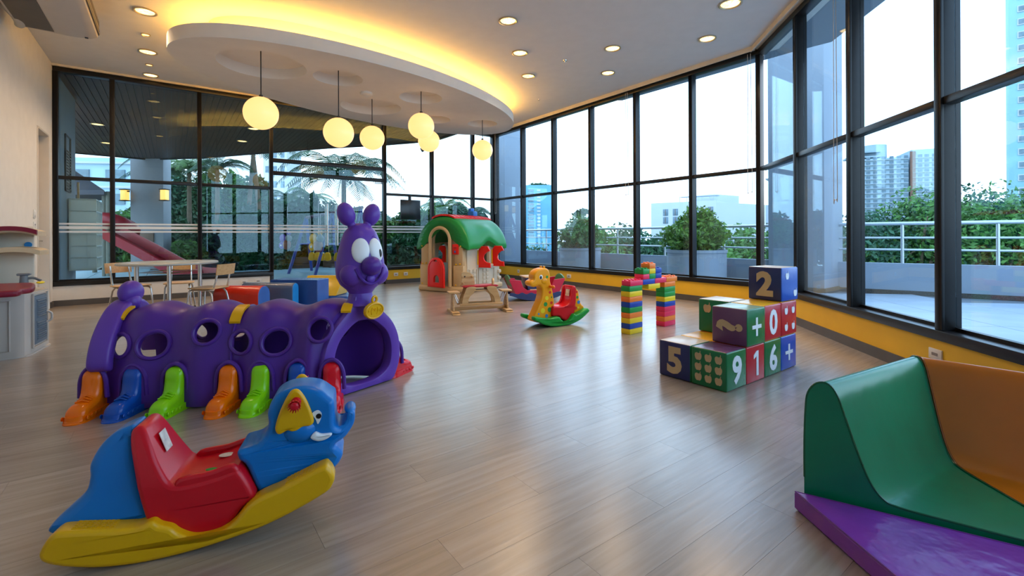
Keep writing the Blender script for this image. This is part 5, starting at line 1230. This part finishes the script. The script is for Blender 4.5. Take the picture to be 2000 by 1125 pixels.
TL = [(1045, 26, 1.15, 3.0, LG2, 'low dark tree below the blue glass tower'), (1112, 23, 1.1, 2.6, LG4, 'tree half hidden by the smaller round planter'), (1175, 25, 2.0, 2.6, LG1, 'bright tree rising between the two planters'), (1228, 27, 2.3, 2.8, LG4, 'taller blue-green tree beside the white low building'), (1285, 24, 1.6, 2.6, LG2, 'tree in front of the left windows of the white building'), (1330, 28, 1.6, 2.6, LG1, 'light tree behind the bush of the wide planter'), (1405, 24, 1.3, 2.4, LG4, 'low tree under the corner of the white building'), (1462, 21, 1.95, 2.5, LG1, 'round green tree at the blank end of the white building'), (1510, 26, 2.2, 3.0, LG2, 'dark tree seen past the angled window post'),
      (1700, 17, 2.5, 2.6, LG4, 'leafy tree below the pale apartment tower'), (1745, 19, 2.3, 2.8, LG2, 'dark leafy tree in front of the pale apartment tower'), (1795, 16, 3.0, 2.4, LG1, 'airy tree beside the right edge of the apartment tower'), (1880, 16, 3.1, 2.5, LG4, 'airy tree with thin twigs left of the blue tower'), (1955, 15, 3.0, 2.6, LG1, 'broad green tree at the foot of the blue tower'), (2040, 16, 3.0, 2.8, LG2, 'dark tree right of the blue tower foot'), (1840, 22, 2.0, 3.0, LG2, 'deep green tree behind the thick window post'), (1960, 24, 2.2, 3.2, LG2, 'dense dark tree behind the broad green one'), (1650, 22, 2.2, 3.0, LG2, 'dense tree behind the white terrace column'), (2160, 16, 3.0, 2.8, LG1, 'green tree beyond the right end of the railing'), (2300, 18, 2.8, 3.0, LG4, 'blue-green tree at the far terrace end')]
for k, (px, Y, top, cr, m, lb) in enumerate(TL):
    tree(lb, wpos(px, Y), top, (cr*.9, cr*.9, cr*.95), 6500 if Y < 20 else 4200, .095 if Y < 20 else .15, m, 40+k)
tree('thin bare-stemmed tree whose twig tops the smaller planter', wpos(1140, 16.8), 2.05, (.38, .38, .22), 260, .09, LG2, 90, trunk=.05, lumps=2)
# ================================================================ far buildings
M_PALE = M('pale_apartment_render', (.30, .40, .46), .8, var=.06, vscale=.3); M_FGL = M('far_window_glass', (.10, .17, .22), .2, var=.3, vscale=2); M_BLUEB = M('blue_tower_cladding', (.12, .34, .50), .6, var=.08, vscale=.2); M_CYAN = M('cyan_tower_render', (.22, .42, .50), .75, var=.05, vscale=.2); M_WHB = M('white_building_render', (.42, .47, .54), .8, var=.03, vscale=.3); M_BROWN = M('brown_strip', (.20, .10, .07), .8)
def building(label, name, loc, rz): return thing(name, label, 'building', (loc[0], loc[1], -5.0), rz, 'far buildings')
# low white building
lb = building('white low building with small dark windows beyond the trees', 'low_building', (24.4, 55.0), math.radians(142))
Hb = 10.15
bm = B(); box(bm, (4.0, -4, Hb/2), (8.0, 8, Hb), .02); obj('block', bm, M_WHB, lb)
bm = B(); box(bm, (8, 4.0, Hb/2-.1), (16, 8, Hb-.2), .02); o = obj('block', bm, M_WHB, lb); o.rotation_euler = (0, 0, math.radians(-109)); o.location = (0, 0, 0)
bm = B(); box(bm, (2.4, -1.6, Hb+.7), (4.6, 1.2, .06)); obj('roof_slab', bm, M_WHB, lb)
for k in range(6):
    bm = B(); box(bm, (.2+k*.9, -1.2, Hb+.35), (.06, .06, .7)); obj('roof_post', bm, M_WHB, lb)
for x, z in ((.65, 9.0), (.65, 8.0), (2.5, 8.95), (2.5, 7.95), (4.85, 8.9), (6.1, 8.9), (4.85, 7.9), (6.1, 7.9)):
    bm = B(); box(bm, (x, .02, z), (.62, .08, .82), .01); wn = obj('window', bm, M_FGL, lb)
    bm = B(); box(bm, (x, .07, z), (.05, .03, .82)); obj('window_bar', bm, M_BROWN, wn)
bm = B(); lathe(bm, [(0, 0), (.4, .08), (.6, .3), (.55, .28), (.35, .12), (0, .05)], 16, (-5.2, -3.5, Hb+2.2)); cyl(bm, (-5.2, -3.5, Hb), (-5.2, -3.5, Hb+2.2), .06); fixn(bm); o = obj('roof_dish', bm, M_WHB, lb); o['kind'] = 'stuff'
bm = B(); box(bm, (5.2, 3.4, Hb+.4), (5.5, 3, 1.2), .02); o = obj('roof_hut', bm, M_WHB, lb); o.rotation_euler = (0, 0, math.radians(-109))
# apartment tower
at_ = building('pale apartment tower with balconies and a brown strip beyond the trees', 'apartment_tower', (124, 150), math.radians(-24))
bm = B(); box(bm, (-4.5, 0, 15.0), (13, 14, 30), .05); obj('block', bm, M_PALE, at_)
bm = B(); box(bm, (6.2, 0, 16.0), (7.0, 14, 32), .05); obj('block', bm, M_PALE, at_)
bm = B(); cyl(bm, (-5.0, 0, 30), (-5.0, 0, 35), 3.4, seg=24); obj('roof_drum', bm, M_PALE, at_)
bm = B(); box(bm, (-8, -3, 32.4), (7, 6, .5)); box(bm, (-9, -3, 30.8), (9, 6, .5)); o = obj('roof_fins', bm, M_PALE, at_); o['kind'] = 'stuff'
bm = B(); box(bm, (3.0, -7.1, 16), (1.3, .5, 31)); obj('brown_strip', bm, M_BROWN, at_)
wnd, led = B(), B()
for k in range(19):
    z = 3+1.5*k
    for x in (-10, -8.2, -6.4, -4.2, -2.2, -.4, 1.4, 4.8, 6.4, 8.2):
        box(wnd, (x, -7.02, z), (1.05, .14, .85))
    box(led, (-4.5, -7.2, z-.62), (12.8, .5, .16)); box(led, (6.2, -7.15, z-.62), (6.9, .4, .14))
for bmk, nm, m in ((wnd, 'windows_far', M_FGL), (led, 'balcony_ledges', M_WHB)):
    o = obj(nm, bmk, m, at_, smooth=0); o['kind'] = 'stuff'
# blue tower at the right
bt = building('tall cyan apartment tower with rows of white-framed windows', 'blue_tower', (76.3, 70.0), math.radians(-45))
bm = B(); box(bm, (5, 4, 24), (11, 9, 48), .05); obj('block', bm, M_CYAN, bt)
wm, pm = None, None
for k in range(17):
    for j in range(4):
        x, z = 1.0+2.2*j, 10.5+1.95*k
        bm = B(); box(bm, (x, -.56, z), (1.25, .16, 1.0), .02); wn = obj('window', bm, M_WHB, bt, smooth=0)
        bm = B(); box(bm, (x, -.65, z), (1.0, .05, .72)); obj('pane', bm, M_FGL, wn, smooth=0)
# blue glass tower seen from the corner bay
gt = building('distant blue glass tower with a pale window stripe', 'glass_tower', (8.6, 150.0), 0)
bm = B(); box(bm, (0, 0, 11.0), (8.8, 8, 22), .05); obj('block', bm, M_BLUEB, gt)
bm = B()
for k in range(14): box(bm, (-.1, -4.1, 6+1.1*k), (1.1, .3, .6))
o = obj('pale_stripe', bm, M_WHB, gt, smooth=0); o['kind'] = 'stuff'
bm = B()
for k in range(14): box(bm, (-2.6, -4.05, 6+1.1*k), (1.8, .2, .7))
o = obj('window_rows', bm, M_FGL, gt, smooth=0); o['kind'] = 'stuff'
bm = B(); leafcloud(bm, (0, 0, 22.2), (4.2, 3.5, .9), 500, .5, random.Random(2), .1); o = obj('roof_garden', bm, LG2, gt, smooth=0); o['kind'] = 'stuff'
# building behind the palms and building above the slide roof
pb = building('pale tower block behind the palm trees by the glass door', 'tower_block', (-29.8, 60.0), 0)
bm = B(); box(bm, (0, 0, 11), (3.0, 4, 22), .05); obj('block', bm, M_WHB, pb)
for k in range(9):
    for x in (-.95, .0, .95):
        bm = B(); box(bm, (x, -2.02, 5+1.9*k), (.45, .1, .8)); obj('window', bm, M_FGL, pb, smooth=0)
hb = building('pale blue low block behind the slide tower', 'low_block', (-33.5, 36.0), math.radians(8))
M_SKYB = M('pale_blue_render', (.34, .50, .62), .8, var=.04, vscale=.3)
bm = B(); box(bm, (0, 0, 6), (12, 4, 12), .05); obj('block', bm, M_SKYB, hb)
for k in range(3):
    for x in (-3.6, -1.2, 1.2, 3.6):
        bm = B(); box(bm, (x, -2.03, 7.1+1.8*k), (1.3, .12, .8)); obj('window', bm, M_FGL, hb, smooth=0)
for k in range(3):
    bm = B(); box(bm, (0, -2.1, 8.0+1.8*k), (12, .3, .14)); obj('ledge', bm, M_WHB, hb, smooth=0)
# ================================================================ outside: play terrace behind the back windows
M_SOFF = woodmat('dark_soffit_board', (.075, .030, .014), (.12, .054, .028), scale=(18, 1.2, 18), rough=.5); M_BLUF = M('blue_rubber_floor', (.10, .24, .34), .6, var=.08, vscale=1.2)
OUT_ = [(-10.0, -9.3), (-7.2, -9.65), (-5.76, -8.17), (-2.99, -4.17), (-1.83, -2.8), (-.95, -1.5), (-.9, -.2)]
def bout(a):
    for (a0, b0), (a1, b1) in zip(OUT_, OUT_[1:]):
        if a0 <= a <= a1: return b0+(b1-b0)*(a-a0)/(a1-a0)
    return -.3
so = bpy.data.objects.new('ceiling_terrace', None); C.objects.link(so); so['kind'] = 'structure'; so.location = R(0, 0); so.rotation_euler = (0, 0, TH)
# local x = e1 (a), local y = -e2 (-b)
bm = B(); prism(bm, [(-10, 2.1), (-8.3, 2.1), (-8.3, .14), (-.9, .14)]+[(a, -b) for a, b in OUT_[::-1][1:]], 3.66, 3.9); obj('soffit_slab', bm, M_FRAME, so, smooth=0)
pwid = .105; n_ = int(9.1/pwid)
for k in range(n_):
    a = -10+pwid*k; y0 = 2.1 if a < -8.3 else .14; y1 = (-bout(a)-bout(a+pwid))/2
    y1a, y1b = -bout(a), -bout(a+pwid)
    if min(y1a, y1b) < y0+.05: continue
    bm = B(); prism(bm, [(a+.006, y0), (a+pwid-.006, y0), (a+pwid-.006, y1b), (a+.006, y1a)], 3.64, 3.66); obj('plank', bm, M_SOFF, so, smooth=0)
edge = [(a, -b) for a, b in OUT_]
for (a0, y0), (a1, y1) in zip(edge[:-1], edge[1:]):
    bm = B(); prism(bm, quadstrip_between((a0, y0), (a1, y1), 0, 0, .05), 3.60, 3.92); obj('fascia', bm, M_FRAME, so, smooth=0)
for a, b, lb_ in ((-8.0, -4.35, 'soffit downlight over the white shelf unit'), (-8.07, -7.0, 'soffit downlight over the slide tower'), (-5.06, -2.8, 'soffit downlight above the third back window'), (-5.1, -4.6, 'farther soffit downlight above the third back window')):
    downlight(a, b, .13, lb_, 0, z=3.64)
# terrace floor and garden ground
gp = [(-8.1, .2), (.15, .2), (.4, 1.6), (.0, 5.5), (-1.0, 6.2), (-2.0, 7.2), (-4.5, 8.8), (-10.5, 11.5), (-11.5, 2.0), (-8.3, 2.0)]
bm = B(); prism(bm, gp, -.25, -.021); tf = obj('floor_play_terrace', bm, M_SLAB, smooth=0); struct(tf); tf.location = R(0, 0); tf.rotation_euler = (0, 0, TH)
M_PTILE = M('pale_blue_paving', (.22, .36, .42), .5, var=.12, vscale=2)
gpv = [Vector(p) for p in gp]
bm = B(); box(bm, (.6, .6, -.0105), (1.19, 1.19, .021), .004, 1); tl = obj('tile', bm, M_PTILE, None, smooth=30); tm2 = tl.data; bpy.data.objects.remove(tl)
for i in range(-10, 2):
    for j in range(0, 10):
        x, y = i*1.2, .2+j*1.2
        if all(inpoly(Vector((x+u, y+v)), gpv) for u, v in ((.1, .1), (1.1, .1), (1.1, 1.1), (.1, 1.1))):
            o = bpy.data.objects.new('tile', tm2); C.objects.link(o); o.parent = tf; o.location = (x, y, 0)
bm = B(); prism(bm, [(1.2, 1.0), (3.0, 5.5), (3, 30), (-40, 30), (-40, -6), (-12, -6), (-12, 1.9)], -.6, -.27); gg = struct(obj('ground_garden', bm, M_SOIL, smooth=0)); gg.location = R(0, 0); gg.rotation_euler = (0, 0, TH)
# white side wall beyond the left wall
plainwall('wall_terrace_side', -8.1, 0, AL, [(.12, 2.1, 0, .2, 0, 3.64)], M_RENDER)
def RT(a, y, z=0): return R(a, -y, z)
# black louvre grille on it
t = thing('wall_grille', 'tall black louvre grille on the white terrace wall', 'grille', R(-8.1, -1.0, 1.85), AL)
bm = B()
for (x0, z0, x1, z1) in ((0, 0, .48, 0), (.48, 0, .48, .95), (.48, .95, 0, .95), (0, .95, 0, 0)): tube(bm, [(x0, -.012, z0), (x1, -.012, z1)], .014, 6)
o = obj('grille_frame', bm, M_FRAME, t); o['kind'] = 'stuff'
for k in range(14):
    bm = B(); box(bm, (.24, -.012, .04+.05*k), (.46, .02, .018), .002, rot=Matrix.Rotation(.5, 3, 'X')); obj('slat', bm, M_FRAME, t)
bm = B(); box(bm, (.24, -.003, .36), (.47, .006, .72)); obj('backing', bm, BLACK, t)
# white cubby shelf
sh = thing('shelf_unit', 'white wall-hung shoe shelf with open cubbies on the play terrace', 'shelf', R(-8.08, -1.22, .47), TH)
SW, SDp, SH = .36, .86, 1.26      # out from the wall, along the wall, height; local x=e1, y=away
M_SHW = M('white_shelf_laminate', (.74, .80, .80), .5, var=.02)
bm = B(); box(bm, (SW/2, .012, SH/2), (SW, .024, SH), .003); obj('side_panel', bm, M_SHW, sh)
bm = B(); box(bm, (SW/2, SDp-.012, SH/2), (SW, .024, SH), .003); obj('side_panel', bm, M_SHW, sh)
bm = B(); box(bm, (.01, SDp/2, SH/2), (.02, SDp, SH)); obj('back_panel', bm, M_SHW, sh)
for k in range(7):
    bm = B(); box(bm, (SW/2, SDp/2, .014+k*(SH-.028)/6), (SW, SDp, .024), .003); obj('shelf_board', bm, M_SHW, sh)
for k in range(1, 3):
    bm = B(); box(bm, (SW/2, SDp*k/3, SH/2), (SW, .02, SH)); obj('divider', bm, M_SHW, sh)
bm = B(); box(bm, (.1, .2, SH+.15), (.03, .05, .3), .003); o = obj('wood_block', bm, PLY); o.location = R(-8.08, -1.22, .47); o.rotation_euler = (0, 0, TH); tag(o, 'narrow wooden board standing on the white shelf unit', 'board')
# grey pillar with lanterns
pi_ = thing('pillar', 'broad grey pillar with two lanterns at the terrace roof corner', 'pillar', (-12.55, 15.15, -.02), math.radians(4))
bm = B(); box(bm, (.52, .2, 1.84), (1.04, .4, 3.66), .02); obj('shaft', bm, M('grey_pillar_render', (.30, .32, .35), .8, var=.04), pi_)
bm = B(); box(bm, (.50, -.03, .95), (.5, .05, .5), .01); obj('notice_board', bm, M('brown_board', (.20, .12, .08), .6), pi_)
M_LAN = M('lantern_glass', (1, .6, .2), .5, var=0, emit=(1, .48, .10), estr=1.4)
for (x, lb_) in ((-.13, 'lit amber wall lantern on the slide side of the grey pillar'), (1.17, 'lit amber wall lantern on the fern side of the grey pillar')):
    t = thing('wall_lantern', lb_, 'lantern', (-12.55+x, 15.1, 2.25), 0, 'amber lanterns on the grey pillar')
    bm = B(); box(bm, (0, 0, .17), (.17, .17, .34), .01); obj('lamp_glass', bm, M_LAN, t)
    for z in (0, .36): bm = B(); box(bm, (0, 0, z), (.22, .22, .03), .005); obj('cap', bm, M_FRAME, t)
    bm = B(); box(bm, (.11 if x < 0 else -.11, 0, .3), (.08, .04, .04)); obj('arm', bm, M_FRAME, t)
# slide tower
sl = thing('slide_tower', 'outdoor play tower with dark canopy, red tube and red slide', 'play tower', (-10.9, 12.5, -.02), 0)
M_CAN = M('dark_canopy', (.05, .06, .09), .7); M_POLE = M('olive_pole', (.12, .13, .10), .5); SLR = plastic('slide_red', (.28, .004, .014), .35); M_YP = M('yellow_pole', (.70, .45, .05), .45)
for x, y in ((-.15, 0), (.05, -.1), (-1.9, .2), (-1.6, 1.3), (-3.0, 1.4)):
    bm = B(); cyl(bm, (x, y, 0), (x, y, 2.3), .06, seg=12); obj('pole', bm, M_POLE, sl)
bm = B(); n0 = [Vector(p) for p in ((-2.2, -.3, 2.32), (.1, -.3, 2.32), (-1.5, 1.7, 2.32), (-3.8, 1.7, 2.32))]; ap = [Vector((-2.0, .6, 3.3))]*4
ringsurf(bm, [[p-Vector((0, 0, .12)) for p in n0], n0, [p.lerp(ap[0], .97) for p in n0]]); fixn(bm); obj('canopy', bm, M_CAN, sl, smooth=0)
bm = B(); box(bm, (-1.3, .4, 1.0), (1.6, 1.0, .08), .01); obj('platform', bm, M_POLE, sl)
bm = B(); tube(bm, cat([(-.2, -.1, 1.55), (.15, -.15, 1.52), (.35, .0, 1.40), (.38, .25, 1.25), (.1, .35, 1.1)], 6, False), .2, 18); obj('slide_tube', bm, SLR, sl)
path = cat([(.0, -.25, 1.22), (.7, -.5, .95), (1.7, -.85, .58), (2.6, -1.15, .22), (3.2, -1.35, .06), (3.7, -1.45, .04)], 6, False)
rr = []
for i, p in enumerate(path):
    d = (path[min(i+1, len(path)-1)]-path[max(i-1, 0)]).normalized(); s_ = Vector((-d.y, d.x, 0)).normalized()
    rr.append([p+s_*q+Vector((0, 0, z)) for q, z in ((-.30, .26), (-.26, .27), (-.2, .05), (.2, .05), (.26, .27), (.30, .26), (.24, -.02), (-.24, -.02))])
bm = B(); ringsurf(bm, rr); fixn(bm); obj('slide_chute', bm, SLR, sl)
for z in (.35, .7, 1.05):
    bm = B(); cyl(bm, (-1.15, -.9, z), (-.5, -.9, z), .025); obj('rung', bm, M_YP, sl)
for x in (-1.15, -.5):
    bm = B(); tube(bm, [(x, -.95, 0), (x, -.85, 1.5)], .03, 8); obj('ladder_rail', bm, M_YP, sl)
# swing set
sw = thing('swing_set', 'blue framed swing set on the play terrace', 'swing set', (-6.05, 13.3, -.02), 0)
M_SWB = M('blue_swing_paint', (.01, .05, .30), .4); M_SWT = M('purple_brown_bar', (.10, .05, .09), .5); M_CHAIN = M('swing_chain', (.4, .42, .45), .4, metal=.8)
e0, e1_ = Vector((.0, .25, 1.62)), Vector((1.95, -.65, 1.86)); bdv = (e1_-e0); pn = Vector((-bdv.y, bdv.x, 0)).normalized()
bm = B(); tube(bm, [e0, e1_], .045, 10); obj('top_bar', bm, M_SWT, sw)
for f in (0.0, .48, .97):
    p = e0.lerp(e1_, f)
    for s in (-1, 1):
        q = p+pn*s*.62+Vector((-.35 if s > 0 else .0, 0, 0)); q.z = 0
        bm = B(); tube(bm, [p, q], .042, 10); obj('frame_leg', bm, M_SWB, sw)
    a, b = p+pn*.33, p-pn*.33; a.z = b.z = .85
    bm = B(); tube(bm, [a, b], .022, 8); obj('cross_bar', bm, M_SWB, sw)
for k, f in enumerate((.16, .34, .62, .82)):
    p = e0.lerp(e1_, f); zs = .42
    for dx in (-.12, .12):
        bm = B(); tube(bm, [p+Vector((dx, 0, 0)), Vector((p.x+dx, p.y, zs+.2))], .008, 5); obj('chain', bm, M_CHAIN, sw)
    t = thing('bucket_swing', ['yellow bucket swing seat nearest the purple bug swing', 'yellow bucket swing seat beside the first frame leg', 'yellow bucket swing seat under the door handle', 'yellow bucket swing seat at the far swing frame'][k], 'swing seat', (sw.location.x+p.x, sw.location.y+p.y, zs-.06), 0, 'yellow swing seats')
    for dx in (-.085, .085):
        bm = B(); puff(bm, cat([(-.075, 0), (.075, 0), (.085, .12), (.05, .22), (-.05, .22), (-.085, .12)], 4), -.05, .05, .025, 3); o = obj('shell', bm, SY if False else YEL, t); o.location = (dx, 0, 0)
    bm = B(); box(bm, (0, .04, .03), (.3, .18, .04), .015); obj('seat_base', bm, YEL, t)
def bug(label, loc, wing, s):
    t = thing('bug_swing', label, 'swing seat', loc, math.radians(-20), 'bug shaped swing seats')
    M_BUGB = plastic('bug_brown', (.30, .10, .05), .45); M_BUGG = plastic('bug_grey', (.2, .22, .2), .45)
    bm = B(); ellip(bm, (0, 0, -.08*s), (.11*s, .1*s, .15*s)); obj('bug_body', bm, M_BUGB, t)
    bm = B(); ellip(bm, (.06*s, 0, .1*s), (.09*s, .09*s, .09*s)); obj('bug_head', bm, M_BUGG, t)
    for x, z, r in ((-.13, .10, .12), (-.17, -.1, .1)):
        bm = B(); ellip(bm, (x*s, -.02, z*s), (r*s, .03, r*s), 20, 10); wg = obj('wing', bm, wing, t)
    bm = B(); ellip(bm, (-.17*s, -.05, -.1*s), (.03*s, .01, .03*s), 12, 8); obj('wing_eye', bm, WHITE, t)
    for x in (.02, .1):
        bm = B(); ellip(bm, (x*s, 0, .24*s), (.035*s, .03, .045*s), 12, 8); cyl(bm, (x*s, 0, .15*s), (x*s, 0, .22*s), .012); o = obj('feeler', bm, wing, t); o['kind'] = 'stuff'
    bm = B(); tube(bm, [(0, 0, .1), (0.02, 0, 1.0*s)], .008, 5); obj('rope', bm, M_CHAIN, t)
bug('purple winged bug swing at the near swing frame', (-6.35, 13.0, .9), PURL, 1.0); bug('yellow winged bug swing behind the door handles', (-5.30, 12.6, .88), YEL, 1.15)
# dark planter trough and benches behind the swings
for x, y, rz, lb_ in ((-7.6, 15.3, .35, 'dark slatted planter box behind the purple bug swing'), (-5.4, 15.6, -.3, 'dark slatted planter box behind the yellow swing seats'), (-9.6, 14.4, .5, 'dark slatted planter box beyond the end of the red slide')):
    t = thing('planter_box', lb_, 'planter', (x, y, -.25), rz, 'dark planter boxes on the play terrace')
    bm = B(); box(bm, (0, 0, .3), (1.9, .6, .6), .01); obj('trough', bm, M('dark_brown_wood', (.06, .035, .025), .7, var=.2), t)
    for k in range(3): bm = B(); box(bm, (0, -.31, .12+.19*k), (1.88, .02, .15), .004); obj('slat', bm, MATS['dark_brown_wood'], t)
# ---------------------------------------------------------------- garden plants
def shrub(label, px, Y, topz, rx, n, leaf, mat, seed, elong=1.0, ground=-.27):
    rnd = random.Random(seed); x, y = wpos(px, Y)
    t = thing('shrub', label, 'shrub', (x, y, ground), 0, 'garden shrubs behind the play terrace')
    h = topz-ground; bm = B()
    leafcloud(bm, (0, 0, h*.5), (rx, rx, h*.52), n, leaf, rnd, .45, elong=elong); leafcloud(bm, (0, 0, h*.25), (rx*1.05, rx*1.05, h*.28), n//3, leaf, rnd, .5, elong=elong)
    o = obj('foliage', bm, mat, t, smooth=0); o['kind'] = 'stuff'
    bm = B(); tube(bm, [(0, 0, 0), (.05, 0, h*.7)], .03, 6); obj('stem', bm, BARK, t)
SHR = [(347, 17.4, 1.6, .8, LG2, 'dark shrub beside the lantern pillar'), (396, 15.9, 1.35, .75, LG2, 'dark shrub just beyond the end of the red slide'), (432, 15.8, 1.55, .8, LG4, 'blue-green shrub in the middle of the third back window'), (478, 15.6, 1.95, .75, LG2, 'glossy shrub left of the leaning palm trunks'), (522, 15.8, 2.0, .75, LG4, 'glossy shrub left of the door jamb'), (560, 16.3, 2.3, .8, LG2, 'dense shrub right of the door jamb'), (600, 16.6, 2.5, .8, LG4, 'tall shrub behind the swing frame top'), (640, 16.8, 2.3, .85, LG2, 'tall shrub behind the door handles'), (690, 16.6, 2.0, .85, LG1, 'bright shrub behind the caterpillar head'), (735, 16.2, 1.8, .8, LG2, 'dark shrub by the right door post'), (775, 15.6, 1.7, .75, LG1, 'bright shrub left of the black screen'), (812, 15.4, 1.8, .7, LG2, 'dark shrub behind the black screen'), (850, 15.6, 2.0, .7, LG1, 'bright shrub behind the playhouse roof'), (893, 15.8, 2.1, .7, LG2, 'dark shrub behind the playhouse chimney'), (932, 15.6, 1.8, .65, LG4, 'shrub in the last window bay before the corner'), (250, 17.5, 2.0, 1.0, LG1, 'bright shrub seen beside the red slide tube'), (205, 17.0, 1.7, 1.0, LG2, 'dark shrub under the canopy of the slide tower'), (365, 14.6, .75, .55, LG1, 'low fern by the slide end'), (470, 14.8, .75, .6, LG2, 'low dark fern beside the planter boxes'), (540, 15.0, .7, .5, LG4, 'low fern by the purple bug swing'), (795, 14.2, .9, .6, LG2, 'low strap-leaved plant under the black screen'), (840, 14.3, .9, .55, LG4, 'low strap-leaved plant beside the playhouse')]
for k, (px, Y, tz, rx, m, lb_) in enumerate(SHR): shrub(lb_, px, Y, tz+.25, rx*1.2, 3200, .11 if tz > 1 else .09, m, 200+k, 1.0 if k % 3 else 1.8)
def palm(label, px, Y, crown, nf, fl_, mat, seed, lean=.0, ground=-.27, tr=.11):
    rnd = random.Random(seed); x, y = wpos(px, Y)
    t = thing('palm_tree', label, 'palm', (x, y, ground), 0, 'palms in the garden')
    h = crown-ground; top = Vector((lean, 0, h))
    bm = B(); tube(bm, cat([(0, 0, 0), (lean*.3, 0, h*.4), (lean*.7, 0, h*.75), top], 4, False), [tr*(1-.35*k/12) for k in range(13)], 10); obj('trunk', bm, BARK, t)
    for k in range(nf):
        q = 2*math.pi*k/nf+rnd.uniform(-.2, .2); up = rnd.uniform(.35, 1.5); d = Vector((math.cos(q), math.sin(q), 0)); L_ = fl_*rnd.uniform(.8, 1.1)
        pts = [top+d*L_*s+Vector((0, 0, L_*(up*s-(.35+up*.80)*s*s))) for s in [i/8 for i in range(9)]]
        bm = B(); tube(bm, pts, [.022*(1-.8*i/8) for i in range(9)], 5)
        sd_ = Vector((-d.y, d.x, 0))
        for i in range(2, 34):
            s = i/34; j = s*8; i0 = min(7, int(j)); p = pts[i0].lerp(pts[i0+1], j-i0); tg = (pts[i0+1]-pts[i0]).normalized()
            ll = L_*.30*math.sin(math.pi*(.12+.80*s))
            for g in (-1, 1):
                e = p+(sd_*g*.85+tg*.65+Vector((0, 0, -.38))).normalized()*ll; w_ = tg*.022*L_
                vs_ = [bm.verts.new(v) for v in (p-w_*.5, p+w_*.5, p.lerp(e, .6)+w_*.5, e, p.lerp(e, .6)-w_*.4)]; bm.faces.new(vs_)
        o = obj('frond', bm, mat, t, smooth=0); o['kind'] = 'stuff'
TB = [(300, 24, 4.6, 'tall dark garden tree behind the grey pillar'), (350, 25, 5.2, 'tall dark garden tree right of the grey pillar'), (405, 25, 5.4, 'tall dense garden tree behind the broad palms'), (455, 26, 5.3, 'tall dense garden tree behind the leaning palms'), (505, 25, 4.9, 'dark garden tree left of the glass door'), (556, 24, 3.3, 'garden tree below the pale tower block'), (606, 24, 2.9, 'garden tree left of the tall door palm'), (655, 25, 2.6, 'garden tree behind the trunk of the door palm'), (712, 25, 2.2, 'low garden tree right of the door palm'), (772, 22, 1.9, 'low garden tree behind the black screen'), (830, 22, 2.2, 'garden tree between the black screen and the playhouse'), (885, 22, 2.5, 'garden tree behind the playhouse roof'), (935, 22, 2.3, 'garden tree by the corner column'), (205, 24, 2.6, 'garden tree behind the dark slide canopy'), (160, 26, 2.2, 'garden tree behind the white shelf unit')]
for k, (px, Y, tz, lb_) in enumerate(TB):
    tree(lb_, wpos(px, Y), tz, (1.25, 1.25, (tz+.3)*.52), 5200, .15, (LG2, LG4, LG2, LG1)[k % 4], 300+k, ground=-.27, group='garden trees behind the play terrace', trunk=.1)
PLG = leafmat('palm_leaf_green', (.022, .075, .03)); PLG2 = leafmat('bright_palm_leaf', (.08, .18, .04))
palm('tall palm with arching fronds behind the double door', 672, 16.6, 3.1, 20, 2.3, PLG, 1)
palm('leaning bright-leaved palm left of the glass door jamb', 515, 19.5, 5.1, 14, 2.2, PLG2, 2, lean=-.5)
palm('dark leaning palm with its crown hidden by the terrace roof', 480, 20.5, 5.3, 14, 2.3, PLG, 3, lean=.4)
palm('broad bright palm right of the grey pillar', 370, 19.5, 3.9, 14, 1.7, PLG2, 4)
palm('broad dark palm between the pillar and the leaning palms', 425, 19.0, 3.8, 14, 1.5, PLG, 5)
palm('young palm rising behind the playhouse chimney', 868, 16.6, 2.1, 11, 1.1, PLG2, 6)
palm('young palm beside the corner column', 915, 16.9, 1.9, 11, 1.1, PLG, 7)
palm('small palm right of the door jamb', 565, 18.0, 2.5, 11, 1.2, PLG, 8)
palm('small palm behind the swing frame', 610, 18.4, 2.6, 11, 1.2, PLG2, 9)
palm('palm seen above the slide tube', 322, 19.8, 3.9, 13, 1.6, PLG, 10)
# iron fence in front of the corner shrubs
fe = thing('iron_fence', 'dark iron bar fence in front of the corner shrubs', 'fence', (-4.4, 14.9, -.27), math.radians(-3))
for k in range(26):
    bm = B(); cyl(bm, (.16*k, 0, 0), (.16*k, 0, 1.25), .012, seg=6); obj('bar', bm, M_FRAME, fe)
for z in (.15, 1.2): bm = B(); box(bm, (2.0, 0, z), (4.1, .03, .04)); obj('rail', bm, M_FRAME, fe)
# spotlight under the soffit edge
sp = thing('spotlight', 'small dark spotlight hanging under the terrace roof edge', 'spotlight', (-2.25, 12.15, 3.60), 0)
bm = B(); cyl(bm, (0, 0, 0), (0, 0, -.2), .012); obj('stem', bm, M_FRAME, sp)
bm = B(); cyl(bm, (.05, 0, -.2), (-.12, -.06, -.30), .045, .06, 14); obj('lamp_head', bm, M_FRAME, sp)
